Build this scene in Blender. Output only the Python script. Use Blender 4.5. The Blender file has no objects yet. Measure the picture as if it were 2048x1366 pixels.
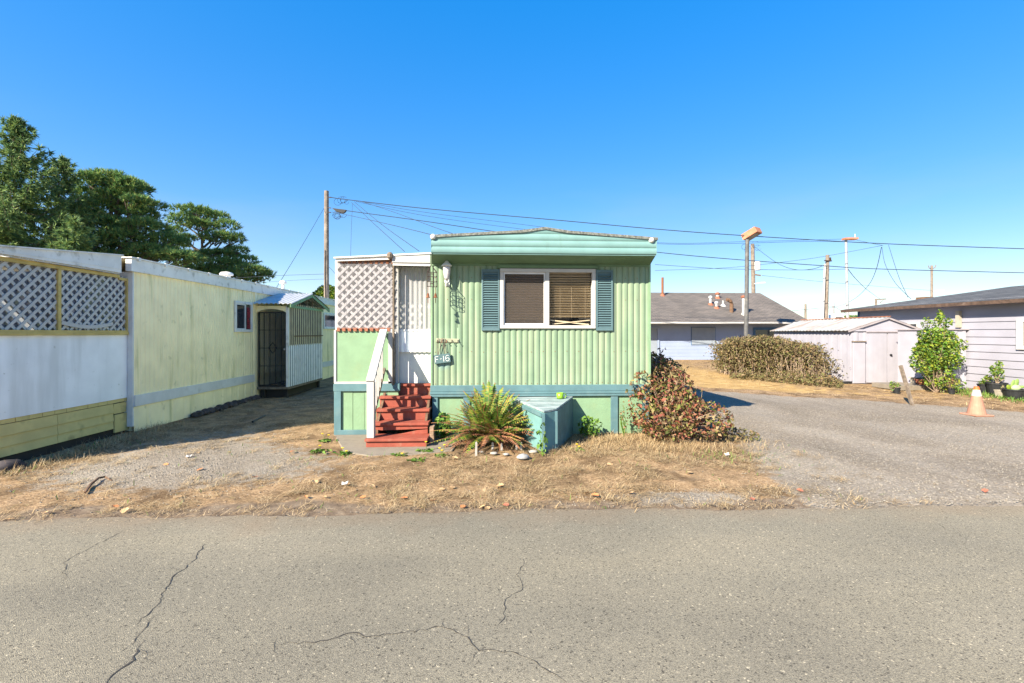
import bpy, math, random
import numpy as np
from mathutils import Vector
R = math.radians
random.seed(7); rng = np.random.default_rng(11)
S = bpy.context.scene; COL = S.collection

# ------------------------------------------------------------------ camera
F, CX, HY, CAMZ, YAW = 925.0, 1024.0, 665.0, 1.6, R(2.72)
cd = bpy.data.cameras.new('camera'); cam = bpy.data.objects.new('camera', cd); COL.objects.link(cam)
cd.sensor_width = 36; cd.lens = F / 2048 * 36; cd.shift_y = -18 / 2048; cd.clip_end = 3000; cd.clip_start = .05
cam.location = (0, 0, CAMZ); cam.rotation_euler = (R(90), 0, -YAW); S.camera = cam
# ------------------------------------------------------------------ sky, sun, exposure
SUN = Vector((1.0, .954, -.88)).normalized()          # the way the light travels
EL = math.asin(-SUN.z); AZ = math.atan2(-SUN.x, -SUN.y)
W = bpy.data.worlds.new('World'); S.world = W; W.use_nodes = True
nt = W.node_tree; nt.nodes.clear()
sky = nt.nodes.new('ShaderNodeTexSky'); sky.sky_type = 'NISHITA'; sky.sun_disc = False
sky.sun_elevation = EL; sky.sun_rotation = AZ % (2 * math.pi); sky.air_density = 1.0; sky.dust_density = .3; sky.ozone_density = 3.0
gm = nt.nodes.new('ShaderNodeGamma'); gm.inputs[1].default_value = .36
hs = nt.nodes.new('ShaderNodeHueSaturation'); hs.inputs['Saturation'].default_value = 2.75; hs.inputs['Hue'].default_value = .516
tcw = nt.nodes.new('ShaderNodeTexCoord'); mpw = nt.nodes.new('ShaderNodeMapping'); mpw.inputs['Scale'].default_value = (1.6, 1.6, 7); nzw = nt.nodes.new('ShaderNodeTexNoise'); nzw.inputs['Scale'].default_value = 1.7; nzw.inputs['Detail'].default_value = 5
nt.links.new(tcw.outputs['Generated'], mpw.inputs[0]); nt.links.new(mpw.outputs[0], nzw.inputs[0]); mrw = nt.nodes.new('ShaderNodeMapRange'); mrw.inputs[1].default_value = .42; mrw.inputs[2].default_value = .72; nt.links.new(nzw.outputs[0], mrw.inputs[0])
sxw = nt.nodes.new('ShaderNodeSeparateXYZ'); nt.links.new(tcw.outputs['Generated'], sxw.inputs[0]); mzw = nt.nodes.new('ShaderNodeMapRange'); mzw.inputs[1].default_value = .34; mzw.inputs[2].default_value = .02; mzw.inputs[4].default_value = .38; nt.links.new(sxw.outputs[2], mzw.inputs[0])
muw = nt.nodes.new('ShaderNodeMath'); muw.operation = 'MULTIPLY'; nt.links.new(mrw.outputs[0], muw.inputs[0]); nt.links.new(mzw.outputs[0], muw.inputs[1]); hzw = nt.nodes.new('ShaderNodeMix'); hzw.data_type = 'RGBA'; hzw.inputs[7].default_value = (1.0, 1.12, 1.42, 1); nt.links.new(muw.outputs[0], hzw.inputs[0])
bg = nt.nodes.new('ShaderNodeBackground'); bg.inputs['Strength'].default_value = .13
wo = nt.nodes.new('ShaderNodeOutputWorld')
nt.links.new(sky.outputs[0], gm.inputs[0]); nt.links.new(gm.outputs[0], hs.inputs['Color']); nt.links.new(hs.outputs[0], hzw.inputs[6]); nt.links.new(hzw.outputs[2], bg.inputs['Color']); nt.links.new(bg.outputs[0], wo.inputs[0])
sl = bpy.data.lights.new('sun', 'SUN'); sl.energy = 2.85; sl.angle = R(.5); sl.color = (1, .89, .72)
so = bpy.data.objects.new('sun', sl); COL.objects.link(so); so.rotation_euler = SUN.to_track_quat('-Z', 'Y').to_euler()
so.location = (-20, -20, 20)
S.view_settings.view_transform = 'Standard'; S.view_settings.look = 'None'; S.view_settings.exposure = 2.32; S.view_settings.gamma = 1
S.render.engine = 'CYCLES'; S.cycles.max_bounces = 8; S.cycles.transparent_max_bounces = 16

# ------------------------------------------------------------------ measuring: photo pixel + a known plane -> metres
cs, sn = math.cos(YAW), math.sin(YAW)
def ray(px, py):
    a, c = (px - CX) / F, (HY - py) / F
    return Vector((a * cs + sn, -a * sn + cs, c))
O = Vector((0, 0, CAMZ))
def atD(px, py, d): return O + ray(px, py) * d
def atX(px, py, x): r = ray(px, py); return O + r * (x / r.x)
def atY(px, py, y): r = ray(px, py); return O + r * (y / r.y)
def atZ(px, py, z=0.0): r = ray(px, py); return O + r * ((z - CAMZ) / r.z)

# ------------------------------------------------------------------ things, parts
def thing(name, label, cat, loc=(0, 0, 0), group=None, kind=None):
    o = bpy.data.objects.new(name, None); COL.objects.link(o); o.location = loc; o.empty_display_size = .1
    return tag(o, label, cat, group, kind)
def tag(o, label=None, cat=None, group=None, kind=None):
    if label: o['label'] = label
    if cat: o['category'] = cat
    if group: o['group'] = group
    if kind: o['kind'] = kind
    return o
def wloc(o):
    v = Vector((0, 0, 0))
    while o: v = v + o.location; o = o.parent
    return v
def copy_tree(o, parent=None):
    c = o.copy(); COL.objects.link(c); c.parent = parent
    for ch in list(o.children): copy_tree(ch, c)
    return c

class MB:
    def __init__(s): s.v = []; s.f = []; s.m = []
    def add(s, vs, fs, mi=0):
        b = len(s.v); s.v += [tuple(v) for v in vs]; s.f += [tuple(b + i for i in f) for f in fs]; s.m += [mi] * len(fs); return s
    def box(s, x0, x1, y0, y1, z0, z1, mi=0):
        v = [(x, y, z) for z in (z0, z1) for y in (y0, y1) for x in (x0, x1)]
        return s.add(v, [(0, 2, 3, 1), (4, 5, 7, 6), (0, 1, 5, 4), (2, 6, 7, 3), (0, 4, 6, 2), (1, 3, 7, 5)], mi)
    def bar(s, p, q, w, h, up=(0, 0, 1), mi=0):
        p, q = Vector(p), Vector(q); d = (q - p).normalized(); u = Vector(up)
        if abs(d.dot(u)) > .98: u = Vector((0, 1, 0))
        a = d.cross(u).normalized(); b = a.cross(d).normalized()
        v = [c + a * (i * w / 2) + b * (j * h / 2) for c in (p, q) for j in (-1, 1) for i in (-1, 1)]
        return s.add(v, [(0, 1, 3, 2), (4, 6, 7, 5), (0, 4, 5, 1), (2, 3, 7, 6), (0, 2, 6, 4), (1, 5, 7, 3)], mi)
    def tube(s, pts, rad, n=8, mi=0, cap=True):
        pts = [Vector(p) for p in pts]
        if not hasattr(rad, '__len__'): rad = [rad] * len(pts)
        vs = []; fs = []
        for i, p in enumerate(pts):
            d = (pts[min(i + 1, len(pts) - 1)] - pts[max(i - 1, 0)]).normalized()
            u = Vector((0, 0, 1)) if abs(d.z) < .9 else Vector((0, 1, 0))
            a = d.cross(u).normalized(); b = d.cross(a).normalized()
            for k in range(n):
                t = 2 * math.pi * k / n; vs.append(p + (a * math.cos(t) + b * math.sin(t)) * rad[i])
        for i in range(len(pts) - 1):
            for k in range(n): fs.append((i * n + k, i * n + (k + 1) % n, (i + 1) * n + (k + 1) % n, (i + 1) * n + k))
        if cap: fs += [tuple(range(n)), tuple(range((len(pts) - 1) * n, len(pts) * n))[::-1]]
        return s.add(vs, fs, mi)
    def lathe(s, c, prof, n=16, mi=0):
        c = Vector(c); vs = []; fs = []
        for r, z in prof:
            for k in range(n):
                t = 2 * math.pi * k / n; vs.append(c + Vector((r * math.cos(t), r * math.sin(t), z)))
        for i in range(len(prof) - 1):
            for k in range(n): fs.append((i * n + k, i * n + (k + 1) % n, (i + 1) * n + (k + 1) % n, (i + 1) * n + k))
        fs += [tuple(range(n))[::-1], tuple(range((len(prof) - 1) * n, len(prof) * n))]
        return s.add(vs, fs, mi)
    def prism(s, poly, d, mi=0):
        """a flat polygon (3-D points) pushed along the vector d"""
        n = len(poly); d = Vector(d); vs = [Vector(p) for p in poly]; vs += [p + d for p in vs]
        return s.add(vs, [tuple(range(n))[::-1], tuple(range(n, 2 * n))] + [(i, (i + 1) % n, n + (i + 1) % n, n + i) for i in range(n)], mi)
    def corr(s, p0, p1, z0, z1, pitch, amp, n=8, kind='round', s0=0, s1=None, th=0, mi=0):
        """a sheet with vertical ribs from p0 to p1 (plan), ribs bulging to the right of the way; z0/z1 numbers or functions of distance"""
        p0, p1 = Vector(p0).to_2d(), Vector(p1).to_2d(); L = (p1 - p0).length; d = (p1 - p0) / L; nr = Vector((d.y, -d.x))
        s1 = L if s1 is None else s1; st = pitch / n; k0 = math.floor(s0 / st); xs = [s0] + [k * st for k in range(k0 + 1, int(s1 / st) + 1) if s0 < k * st < s1] + [s1]
        def pr(x):
            t = (x / pitch) % 1
            if kind == 'round': return abs(math.sin(math.pi * t)) ** .6
            if kind == 'sine': return .5 - .5 * math.cos(2 * math.pi * t)
            if kind == 'rib': return 1.0 if .3 < t < .7 else 0.0
            if kind == 'groove': return 0.0 if t < .14 else 1.0
        vs = []; fs = []
        for x in xs:
            q = p0 + d * x + nr * amp * pr(x)
            a = z0(x) if callable(z0) else z0; b = z1(x) if callable(z1) else z1
            vs += [(q.x, q.y, a), (q.x, q.y, b)]
        for i in range(len(xs) - 1): fs.append((2 * i, 2 * i + 2, 2 * i + 3, 2 * i + 1))
        return s.add(vs, fs, mi)
    def build(s, name, mats, parent=None, smooth=False, bevel=0, label=None):
        L = wloc(parent) if parent else Vector((0, 0, 0))
        me = bpy.data.meshes.new(name); me.from_pydata([(x - L.x, y - L.y, z - L.z) for x, y, z in s.v], [], s.f)
        mats = mats if isinstance(mats, (list, tuple)) else [mats]
        for m in mats: me.materials.append(m)
        if len(mats) > 1: me.polygons.foreach_set('material_index', s.m)
        if smooth: me.polygons.foreach_set('use_smooth', [True] * len(s.f))
        me.update(); o = bpy.data.objects.new(name, me); COL.objects.link(o); o.parent = parent
        if bevel:
            b = o.modifiers.new('bevel', 'BEVEL'); b.width = bevel; b.segments = 2; b.limit_method = 'ANGLE'; b.angle_limit = R(40)
        if label: o['label'] = label
        return o
def npmesh(name, v, f, mats, parent=None, mi=None):
    v = np.asarray(v, np.float32).reshape(-1, 3); f = np.asarray(f, np.int32)
    if parent is not None: v = v - np.array(wloc(parent), np.float32)
    n, k = f.shape; me = bpy.data.meshes.new(name)
    me.vertices.add(len(v)); me.vertices.foreach_set('co', v.ravel()); me.loops.add(n * k); me.loops.foreach_set('vertex_index', f.ravel())
    me.polygons.add(n); me.polygons.foreach_set('loop_start', np.arange(0, n * k, k, dtype=np.int32))
    for m in (mats if isinstance(mats, (list, tuple)) else [mats]): me.materials.append(m)
    if mi is not None: me.polygons.foreach_set('material_index', np.asarray(mi, np.int32))
    me.update(calc_edges=True); me.validate(); o = bpy.data.objects.new(name, me); COL.objects.link(o); o.parent = parent; return o

# ------------------------------------------------------------------ materials
def mat(name, col, rough=.75, var=.12, scale=6.0, dirt=None, damt=.5, dscale=2.5, dthr=.55, streak=0, bump=0, bscale=60, metal=0, spec=.35,
        island=None, dirt2=None, d2amt=.5, d2scale=12, d2thr=.6, transl=0, patch=None, grain=None):
    m = bpy.data.materials.new(name); m.use_nodes = True; t = m.node_tree; N = t.nodes; L = t.links; b = N['Principled BSDF']
    b.inputs['Roughness'].default_value = rough; b.inputs['Metallic'].default_value = metal; b.inputs['Specular IOR Level'].default_value = spec
    tc = N.new('ShaderNodeTexCoord')
    def noise(sc, stretch=None, det=5):
        n = N.new('ShaderNodeTexNoise'); n.inputs['Scale'].default_value = sc; n.inputs['Detail'].default_value = det
        if stretch:
            mp = N.new('ShaderNodeMapping'); mp.inputs['Scale'].default_value = stretch; L.new(tc.outputs['Object'], mp.inputs[0]); L.new(mp.outputs[0], n.inputs['Vector'])
        else: L.new(tc.outputs['Object'], n.inputs['Vector'])
        return n.outputs['Fac']
    def mix(fac, a, c, mode='MIX'):
        x = N.new('ShaderNodeMix'); x.data_type = 'RGBA'; x.blend_type = mode
        if isinstance(fac, (int, float)): x.inputs[0].default_value = fac
        else: L.new(fac, x.inputs[0])
        for s_, val in ((6, a), (7, c)):
            if isinstance(val, (tuple, list)): x.inputs[s_].default_value = (*val[:3], 1)
            else: L.new(val, x.inputs[s_])
        return x.outputs[2]
    def ramp(fac, lo, hi, mul=1.0):
        r = N.new('ShaderNodeMapRange'); r.inputs[1].default_value = lo; r.inputs[2].default_value = hi; r.inputs[4].default_value = mul; r.clamp = True
        r.interpolation_type = 'SMOOTHSTEP'; L.new(fac, r.inputs[0]); return r.outputs[0]
    if island:
        g = N.new('ShaderNodeNewGeometry'); r = N.new('ShaderNodeValToRGB'); e = r.color_ramp.elements; r.color_ramp.interpolation = 'LINEAR'
        for i, c in enumerate(island):
            p = i / (len(island) - 1)
            el = e[i] if i < 2 and len(island) == 2 else (e[0] if i == 0 else e[-1] if i == len(island) - 1 else e.new(p))
            el.position = p; el.color = (*c, 1)
        L.new(g.outputs['Random Per Island'], r.inputs[0]); c = r.outputs[0]
    else: c = mix(ramp(noise(scale), .3, .7), tuple(x * (1 - var) for x in col), tuple(min(1, x * (1 + var)) for x in col))
    if grain: c = mix(ramp(noise(grain[1], grain[2]), .35, .7, grain[3]), c, grain[0])
    if dirt: c = mix(ramp(noise(dscale, (1, 1, .12) if streak == 1 else (.15, 1, 1) if streak == 2 else (1, .15, 1) if streak == 3 else None), dthr, dthr + .2, damt), c, dirt)
    if dirt2: c = mix(ramp(noise(d2scale), d2thr, d2thr + .12, d2amt), c, dirt2)
    for p in (patch or []):
        vm = N.new('ShaderNodeVectorMath'); vm.operation = 'DISTANCE'; L.new(tc.outputs['Object'], vm.inputs[0]); vm.inputs[1].default_value = p[0]
        c = mix(ramp(vm.outputs['Value'], p[1], p[1] * .3, p[3]), c, p[2])
    L.new(c, b.inputs['Base Color'])
    if bump:
        bp = N.new('ShaderNodeBump'); bp.inputs['Strength'].default_value = bump; bp.inputs['Distance'].default_value = .01
        L.new(noise(bscale), bp.inputs['Height']); L.new(bp.outputs[0], b.inputs['Normal'])
    if transl:
        tr = N.new('ShaderNodeBsdfTranslucent'); L.new(c, tr.inputs[0]); ms = N.new('ShaderNodeMixShader'); ms.inputs[0].default_value = transl
        L.new(b.outputs[0], ms.inputs[1]); L.new(tr.outputs[0], ms.inputs[2]); L.new(ms.outputs[0], N['Material Output'].inputs[0])
    return m
def glassy(name, tint=(1, 1, 1), diffuse=0, dcol=(.9, .9, .9), gloss=.12, rough=.02):
    """clear pane or plastic sheet: see-through, part milky, part mirror"""
    m = bpy.data.materials.new(name); m.use_nodes = True; t = m.node_tree; N = t.nodes; L = t.links; N.remove(N['Principled BSDF'])
    tr = N.new('ShaderNodeBsdfTransparent'); tr.inputs[0].default_value = (*tint, 1); df = N.new('ShaderNodeBsdfDiffuse'); df.inputs[0].default_value = (*dcol, 1)
    tl = N.new('ShaderNodeBsdfTranslucent'); tl.inputs[0].default_value = (*dcol, 1); md = N.new('ShaderNodeMixShader'); md.inputs[0].default_value = .25
    L.new(df.outputs[0], md.inputs[1]); L.new(tl.outputs[0], md.inputs[2])
    m1 = N.new('ShaderNodeMixShader'); m1.inputs[0].default_value = diffuse; L.new(tr.outputs[0], m1.inputs[1]); L.new(md.outputs[0], m1.inputs[2])
    g = N.new('ShaderNodeBsdfGlossy'); g.inputs['Roughness'].default_value = rough; lw = N.new('ShaderNodeLayerWeight'); lw.inputs[0].default_value = gloss
    m2 = N.new('ShaderNodeMixShader'); L.new(lw.outputs['Fresnel'], m2.inputs[0]); L.new(m1.outputs[0], m2.inputs[1]); L.new(g.outputs[0], m2.inputs[2])
    L.new(m2.outputs[0], N['Material Output'].inputs[0]); return m

M = {}
M['mint'] = mat('mint_siding', (.20, .33, .17), .55, .10, 3, dirt=(.44, .52, .27), damt=.55, dscale=7, dthr=.42, streak=1, dirt2=(.2, .3, .17), d2amt=.35, d2scale=9, d2thr=.66)
M['mint_flat'] = mat('mint_board', (.185, .30, .18), .7, .07, 5, dirt=(.21, .28, .15), damt=.35, dscale=4, dthr=.5, dirt2=(.13, .18, .11), d2amt=.4, d2scale=30, d2thr=.7, bump=.25, bscale=35)
M['teal'] = mat('teal_trim', (.085, .17, .19), .65, .10, 5, dirt=(.14, .22, .22), damt=.4, dscale=6, dthr=.5, bump=.15)
M['teal_metal'] = mat('teal_metal', (.16, .29, .28), .45, .08, 3, dirt=(.10, .15, .13), damt=.45, dscale=5, dthr=.58, streak=1)
M['shutter'] = mat('shutter_teal', (.085, .15, .168), .6, .08, 5)
M['soffit'] = mat('soffit_green', (.12, .20, .115), .7, .1, 4)
M['roof_edge'] = mat('roof_edge', (.13, .14, .125), .9, .4, 30, dirt=(.30, .30, .28), damt=.6, dscale=45, dthr=.5)
M['white'] = mat('white_paint', (.44, .435, .42), .6, .06, 6, dirt=(.40, .37, .32), damt=.5, dscale=5, dthr=.58)
M['white_old'] = mat('white_weathered', (.72, .70, .66), .75, .08, 4, dirt=(.30, .28, .22), damt=.7, dscale=6, dthr=.54, dirt2=(.12, .11, .1), d2amt=.6, d2scale=18, d2thr=.66)
M['white_alu'] = mat('white_aluminium', (.62, .63, .62), .4, .05, 6, spec=.5)
M['cream'] = mat('cream_plank', (.30, .32, .22), .7, .1, 10, dirt=(.40, .2, .08), damt=.6, dscale=25, dthr=.62)
M['lath'] = mat('lath_white', (.37, .36, .36), .7, .06, 8, dirt=(.28, .25, .22), damt=.5, dscale=6)
M['rust'] = mat('rust', (.22, .085, .04), .9, .3, 30, dirt=(.10, .05, .035), damt=.6, dscale=15)
M['rust_orange'] = mat('rust_orange', (.27, .11, .065), .9, .25, 20, dirt=(.2, .08, .05), damt=.6, dscale=15)
M['iron'] = mat('dark_iron', (.045, .03, .025), .6, .3, 30)
M['black'] = mat('black_metal', (.012, .013, .015), .5, .2, 20)
M['step'] = mat('red_step_paint', (.265, .064, .04), .7, .12, 6, dirt=(.32, .15, .10), damt=.55, dscale=9, dthr=.52, dirt2=(.12, .07, .05), d2amt=.6, d2scale=22, d2thr=.64, bump=.3, bscale=50)
M['wood_grey'] = mat('weathered_wood', (.20, .16, .12), .9, .3, 14, grain=((.09, .07, .055), 8, (12, 12, .6), .7), bump=.4, bscale=30)
M['wood_brown'] = mat('brown_wood', (.17, .10, .06), .9, .3, 14, grain=((.08, .05, .035), 8, (12, 12, .6), .7))
M['plank_pale'] = mat('pale_plank', (.60, .52, .36), .8, .12, 6, grain=((.42, .33, .2), 6, (10, 10, .5), .5))
M['pole'] = mat('pole_wood', (.24, .205, .17), .9, .25, 6, grain=((.11, .08, .06), 9, (8, 8, .25), .8), bump=.4, bscale=25)
M['blind'] = mat('blind_slat', (.50, .41, .275), .6, .08, 6)
M['blind_dark'] = mat('blind_slat_dim', (.50, .40, .30), .6, .08, 6)
M['dark'] = mat('dark_inside', (.03, .028, .026), .9, .2, 4)  # near-black: the darkness of unlit hollows is put into the colour
M['glass'] = glassy('window_glass', gloss=.12)
M['screen'] = glassy('screen_glass', tint=(.82, .80, .78), diffuse=.22, dcol=(.20, .18, .165), gloss=.10)
M['dark_glass'] = mat('dark_glass', (.03, .035, .045), .06, .1, 3, spec=.8)
M['plastic'] = glassy('cloudy_plastic', tint=(.97, .97, .98), diffuse=.22, dcol=(.62, .60, .62), gloss=.10, rough=.25)
M['plastic2'] = glassy('clear_plastic', tint=(.92, .93, .95), diffuse=.5, dcol=(.66, .66, .68), gloss=.12, rough=.12)
M['film'] = glassy('plastic_film', tint=(.55, .6, .68), diffuse=.45, dcol=(.42, .48, .60), gloss=.3, rough=.08)
M['yellow'] = mat('yellow_siding', (.93, .81, .50), .6, .06, 3, dirt=(.33, .33, .12), damt=.6, dscale=5, dthr=.55, streak=1, dirt2=(.3, .29, .13), d2amt=.35, d2scale=7, d2thr=.62)
M['yellow_trim'] = mat('ochre_trim', (.50, .38, .13), .7, .12, 6, dirt=(.25, .18, .08), damt=.5, dscale=10, dthr=.58)
M['yellow_board'] = mat('yellow_board', (.55, .46, .19), .75, .1, 4, dirt=(.22, .19, .08), damt=.7, dscale=4, dthr=.56, dirt2=(.12, .09, .05), d2amt=.6, d2scale=9, d2thr=.68)
M['white_panel'] = mat('white_plywood', (.82, .84, .85), .7, .05, 3, dirt=(.55, .57, .56), damt=.65, dscale=3, dthr=.48, streak=1, dirt2=(.36, .37, .33), d2amt=.6, d2scale=16, d2thr=.66)
M['grey_trim'] = mat('grey_trim', (.62, .62, .61), .7, .07, 4, dirt=(.35, .34, .32), damt=.4, dscale=5)
M['galv'] = mat('galvanised', (.46, .47, .47), .55, .12, 5, metal=.08, dirt=(.36, .36, .34), damt=.4, dscale=8)
M['corr_white'] = mat('corrugated_white', (.80, .82, .85), .55, .08, 4, dirt=(.3, .31, .33), damt=.4, dscale=5, dthr=.55)
M['brick'] = mat('brick', (.28, .19, .13), .9, .2, 18, bump=.4)
M['stone'] = mat('stone', (.28, .28, .27), .9, .25, 12, bump=.4)
M['stone_dark'] = mat('dark_stone', (.06, .05, .05), .9, .4, 8, dirt=(.28, .13, .05), damt=.7, dscale=5, dthr=.6)
M['stone_white'] = mat('whitewashed_stone', (.34, .32, .29), .9, .15, 12, dirt=(.2, .17, .13), damt=.6, dscale=12)
M['concrete'] = mat('concrete', (.215, .185, .145), .95, .12, 5, dirt=(.12, .10, .08), damt=.6, dscale=5, dthr=.5, dirt2=(.27, .24, .19), d2amt=.5, d2scale=40, d2thr=.6, bump=.3)
M['blue_wall'] = mat('pale_blue_block', (.27, .33, .46), .85, .04, 1.2, dirt=(.2, .26, .38), damt=.4, dscale=1.5)
M['blue_trim'] = mat('navy_trim', (.05, .12, .24), .6, .1, 4)
M['blue_door'] = mat('grey_blue_door', (.24, .28, .33), .7, .05, 4)
M['lilac'] = mat('lilac_metal', (.33, .325, .37), .6, .05, 2.5, dirt=(.29, .26, .27), damt=.35, dscale=2, dthr=.6, streak=1, dirt2=(.18, .13, .11), d2amt=.3, d2scale=8, d2thr=.68)
M['lilac_dark'] = mat('lilac_trim', (.30, .27, .28), .6, .1, 5)
M['shed_roof'] = mat('rusted_tin', (.31, .32, .315), .6, .08, 4, metal=.15, dirt=(.27, .15, .08), damt=.6, dscale=3.2, dthr=.5, streak=2, dirt2=(.42, .34, .24), d2amt=.6, d2scale=6, d2thr=.56)
M['lap'] = mat('grey_lap_siding', (.285, .285, .335), .75, .05, 2, dirt=(.22, .21, .23), damt=.5, dscale=3, streak=3)
M['brown_edge'] = mat('brown_drip_edge', (.085, .055, .04), .7, .3, 12, dirt=(.3, .25, .21), damt=.7, dscale=3, dthr=.66)
M['mast'] = mat('grey_mast', (.34, .35, .36), .5, .08, 3, metal=.2)
M['lamp_pole'] = mat('lamp_pole', (.10, .10, .10), .6, .2, 6, dirt=(.25, .22, .17), damt=.5, dscale=5)
M['orange_lamp'] = mat('faded_orange', (.42, .18, .10), .7, .15, 6, dirt=(.3, .2, .14), damt=.5, dscale=10)
M['lens'] = mat('lamp_lens', (.26, .27, .25), .25, .05, 6)
M['wire'] = mat('cable', (.035, .05, .075), .6, .1, 4)
M['cone'] = mat('faded_cone', (.36, .185, .125), .7, .08, 9, dirt=(.38, .24, .17), damt=.6, dscale=9, dthr=.55)
M['cone_top'] = mat('cone_orange', (.45, .12, .03), .6, .1, 9)
M['cone_white'] = mat('cone_collar', (.46, .43, .38), .5, .06, 9, dirt=(.5, .42, .33), damt=.5, dscale=12)
M['pot'] = mat('black_pot', (.018, .02, .022), .55, .25, 9, dirt=(.08, .075, .07), damt=.5, dscale=8)
M['terracotta'] = mat('terracotta', (.40, .15, .08), .85, .15, 10)
M['planter'] = mat('grey_planter', (.33, .30, .24), .9, .12, 10)
M['lime'] = mat('lime_glaze', (.19, .38, .025), .25, .1, 20, dirt=(.32, .4, .06), damt=.7, dscale=30, dthr=.55, spec=.5)
M['sign'] = mat('sign_teal', (.075, .135, .145), .7, .08, 8)
M['letter'] = mat('letter_white', (.75, .76, .74), .7, .04, 8)
M['lantern_glass'] = mat('lantern_glass', (.56, .53, .54), .25, .15, 25, spec=.6)
M['car'] = mat('navy_car_paint', (.02, .035, .075), .25, .1, 3, spec=.6)
M['tyre'] = mat('tyre', (.015, .015, .015), .9, .1, 9)
M['leaf_litter'] = mat('fallen_leaf', (.5, .3, .12), .8, island=[(.42, .18, .07), (.5, .24, .09), (.56, .36, .17), (.48, .30, .14)], dirt=(.3, .14, .06), damt=.5, dscale=30)
M['flower'] = mat('yellow_petals', (.8, .56, .02), .6, .1, 30)
def shingle(name, a, b, c):
    m = bpy.data.materials.new(name); m.use_nodes = True; t = m.node_tree; N = t.nodes; L = t.links; p = N['Principled BSDF']; p.inputs['Roughness'].default_value = .95
    tc = N.new('ShaderNodeTexCoord'); br = N.new('ShaderNodeTexBrick'); br.inputs['Scale'].default_value = 1; br.inputs['Color1'].default_value = (*a, 1); br.inputs['Color2'].default_value = (*b, 1)
    br.inputs['Mortar'].default_value = (*c, 1); br.inputs['Mortar Size'].default_value = .012; br.inputs['Brick Width'].default_value = .33; br.inputs['Row Height'].default_value = .15; br.inputs['Bias'].default_value = 0
    mp = N.new('ShaderNodeMapping'); L.new(tc.outputs['UV'], mp.inputs[0]); L.new(mp.outputs[0], br.inputs['Vector'])
    n = N.new('ShaderNodeTexNoise'); n.inputs['Scale'].default_value = .9; n.inputs['Detail'].default_value = 6; L.new(tc.outputs['Object'], n.inputs['Vector'])
    mx = N.new('ShaderNodeMix'); mx.data_type = 'RGBA'; mx.blend_type = 'MULTIPLY'; mx.inputs[0].default_value = .6
    cr = N.new('ShaderNodeValToRGB'); cr.color_ramp.elements[0].position = .3; cr.color_ramp.elements[0].color = (.6, .58, .55, 1); cr.color_ramp.elements[1].position = .7; cr.color_ramp.elements[1].color = (1.2, 1.15, 1.1, 1)
    L.new(n.outputs[0], cr.inputs[0]); L.new(br.outputs[0], mx.inputs[6]); L.new(cr.outputs[0], mx.inputs[7]); L.new(mx.outputs[2], p.inputs['Base Color']); return m
M['shingle_brown'] = shingle('brown_shingles', (.155, .135, .12), (.105, .095, .088), (.05, .045, .04))
M['shingle_slate'] = shingle('slate_shingles', (.095, .10, .105), (.05, .054, .058), (.03, .03, .032))
def planar_uv(o, fu, fv):
    uv = o.data.uv_layers.new(name='UVMap')
    for l in o.data.loops:
        c = o.data.vertices[l.vertex_index].co; uv.data[l.index].uv = (fu(c), fv(c))

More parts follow.
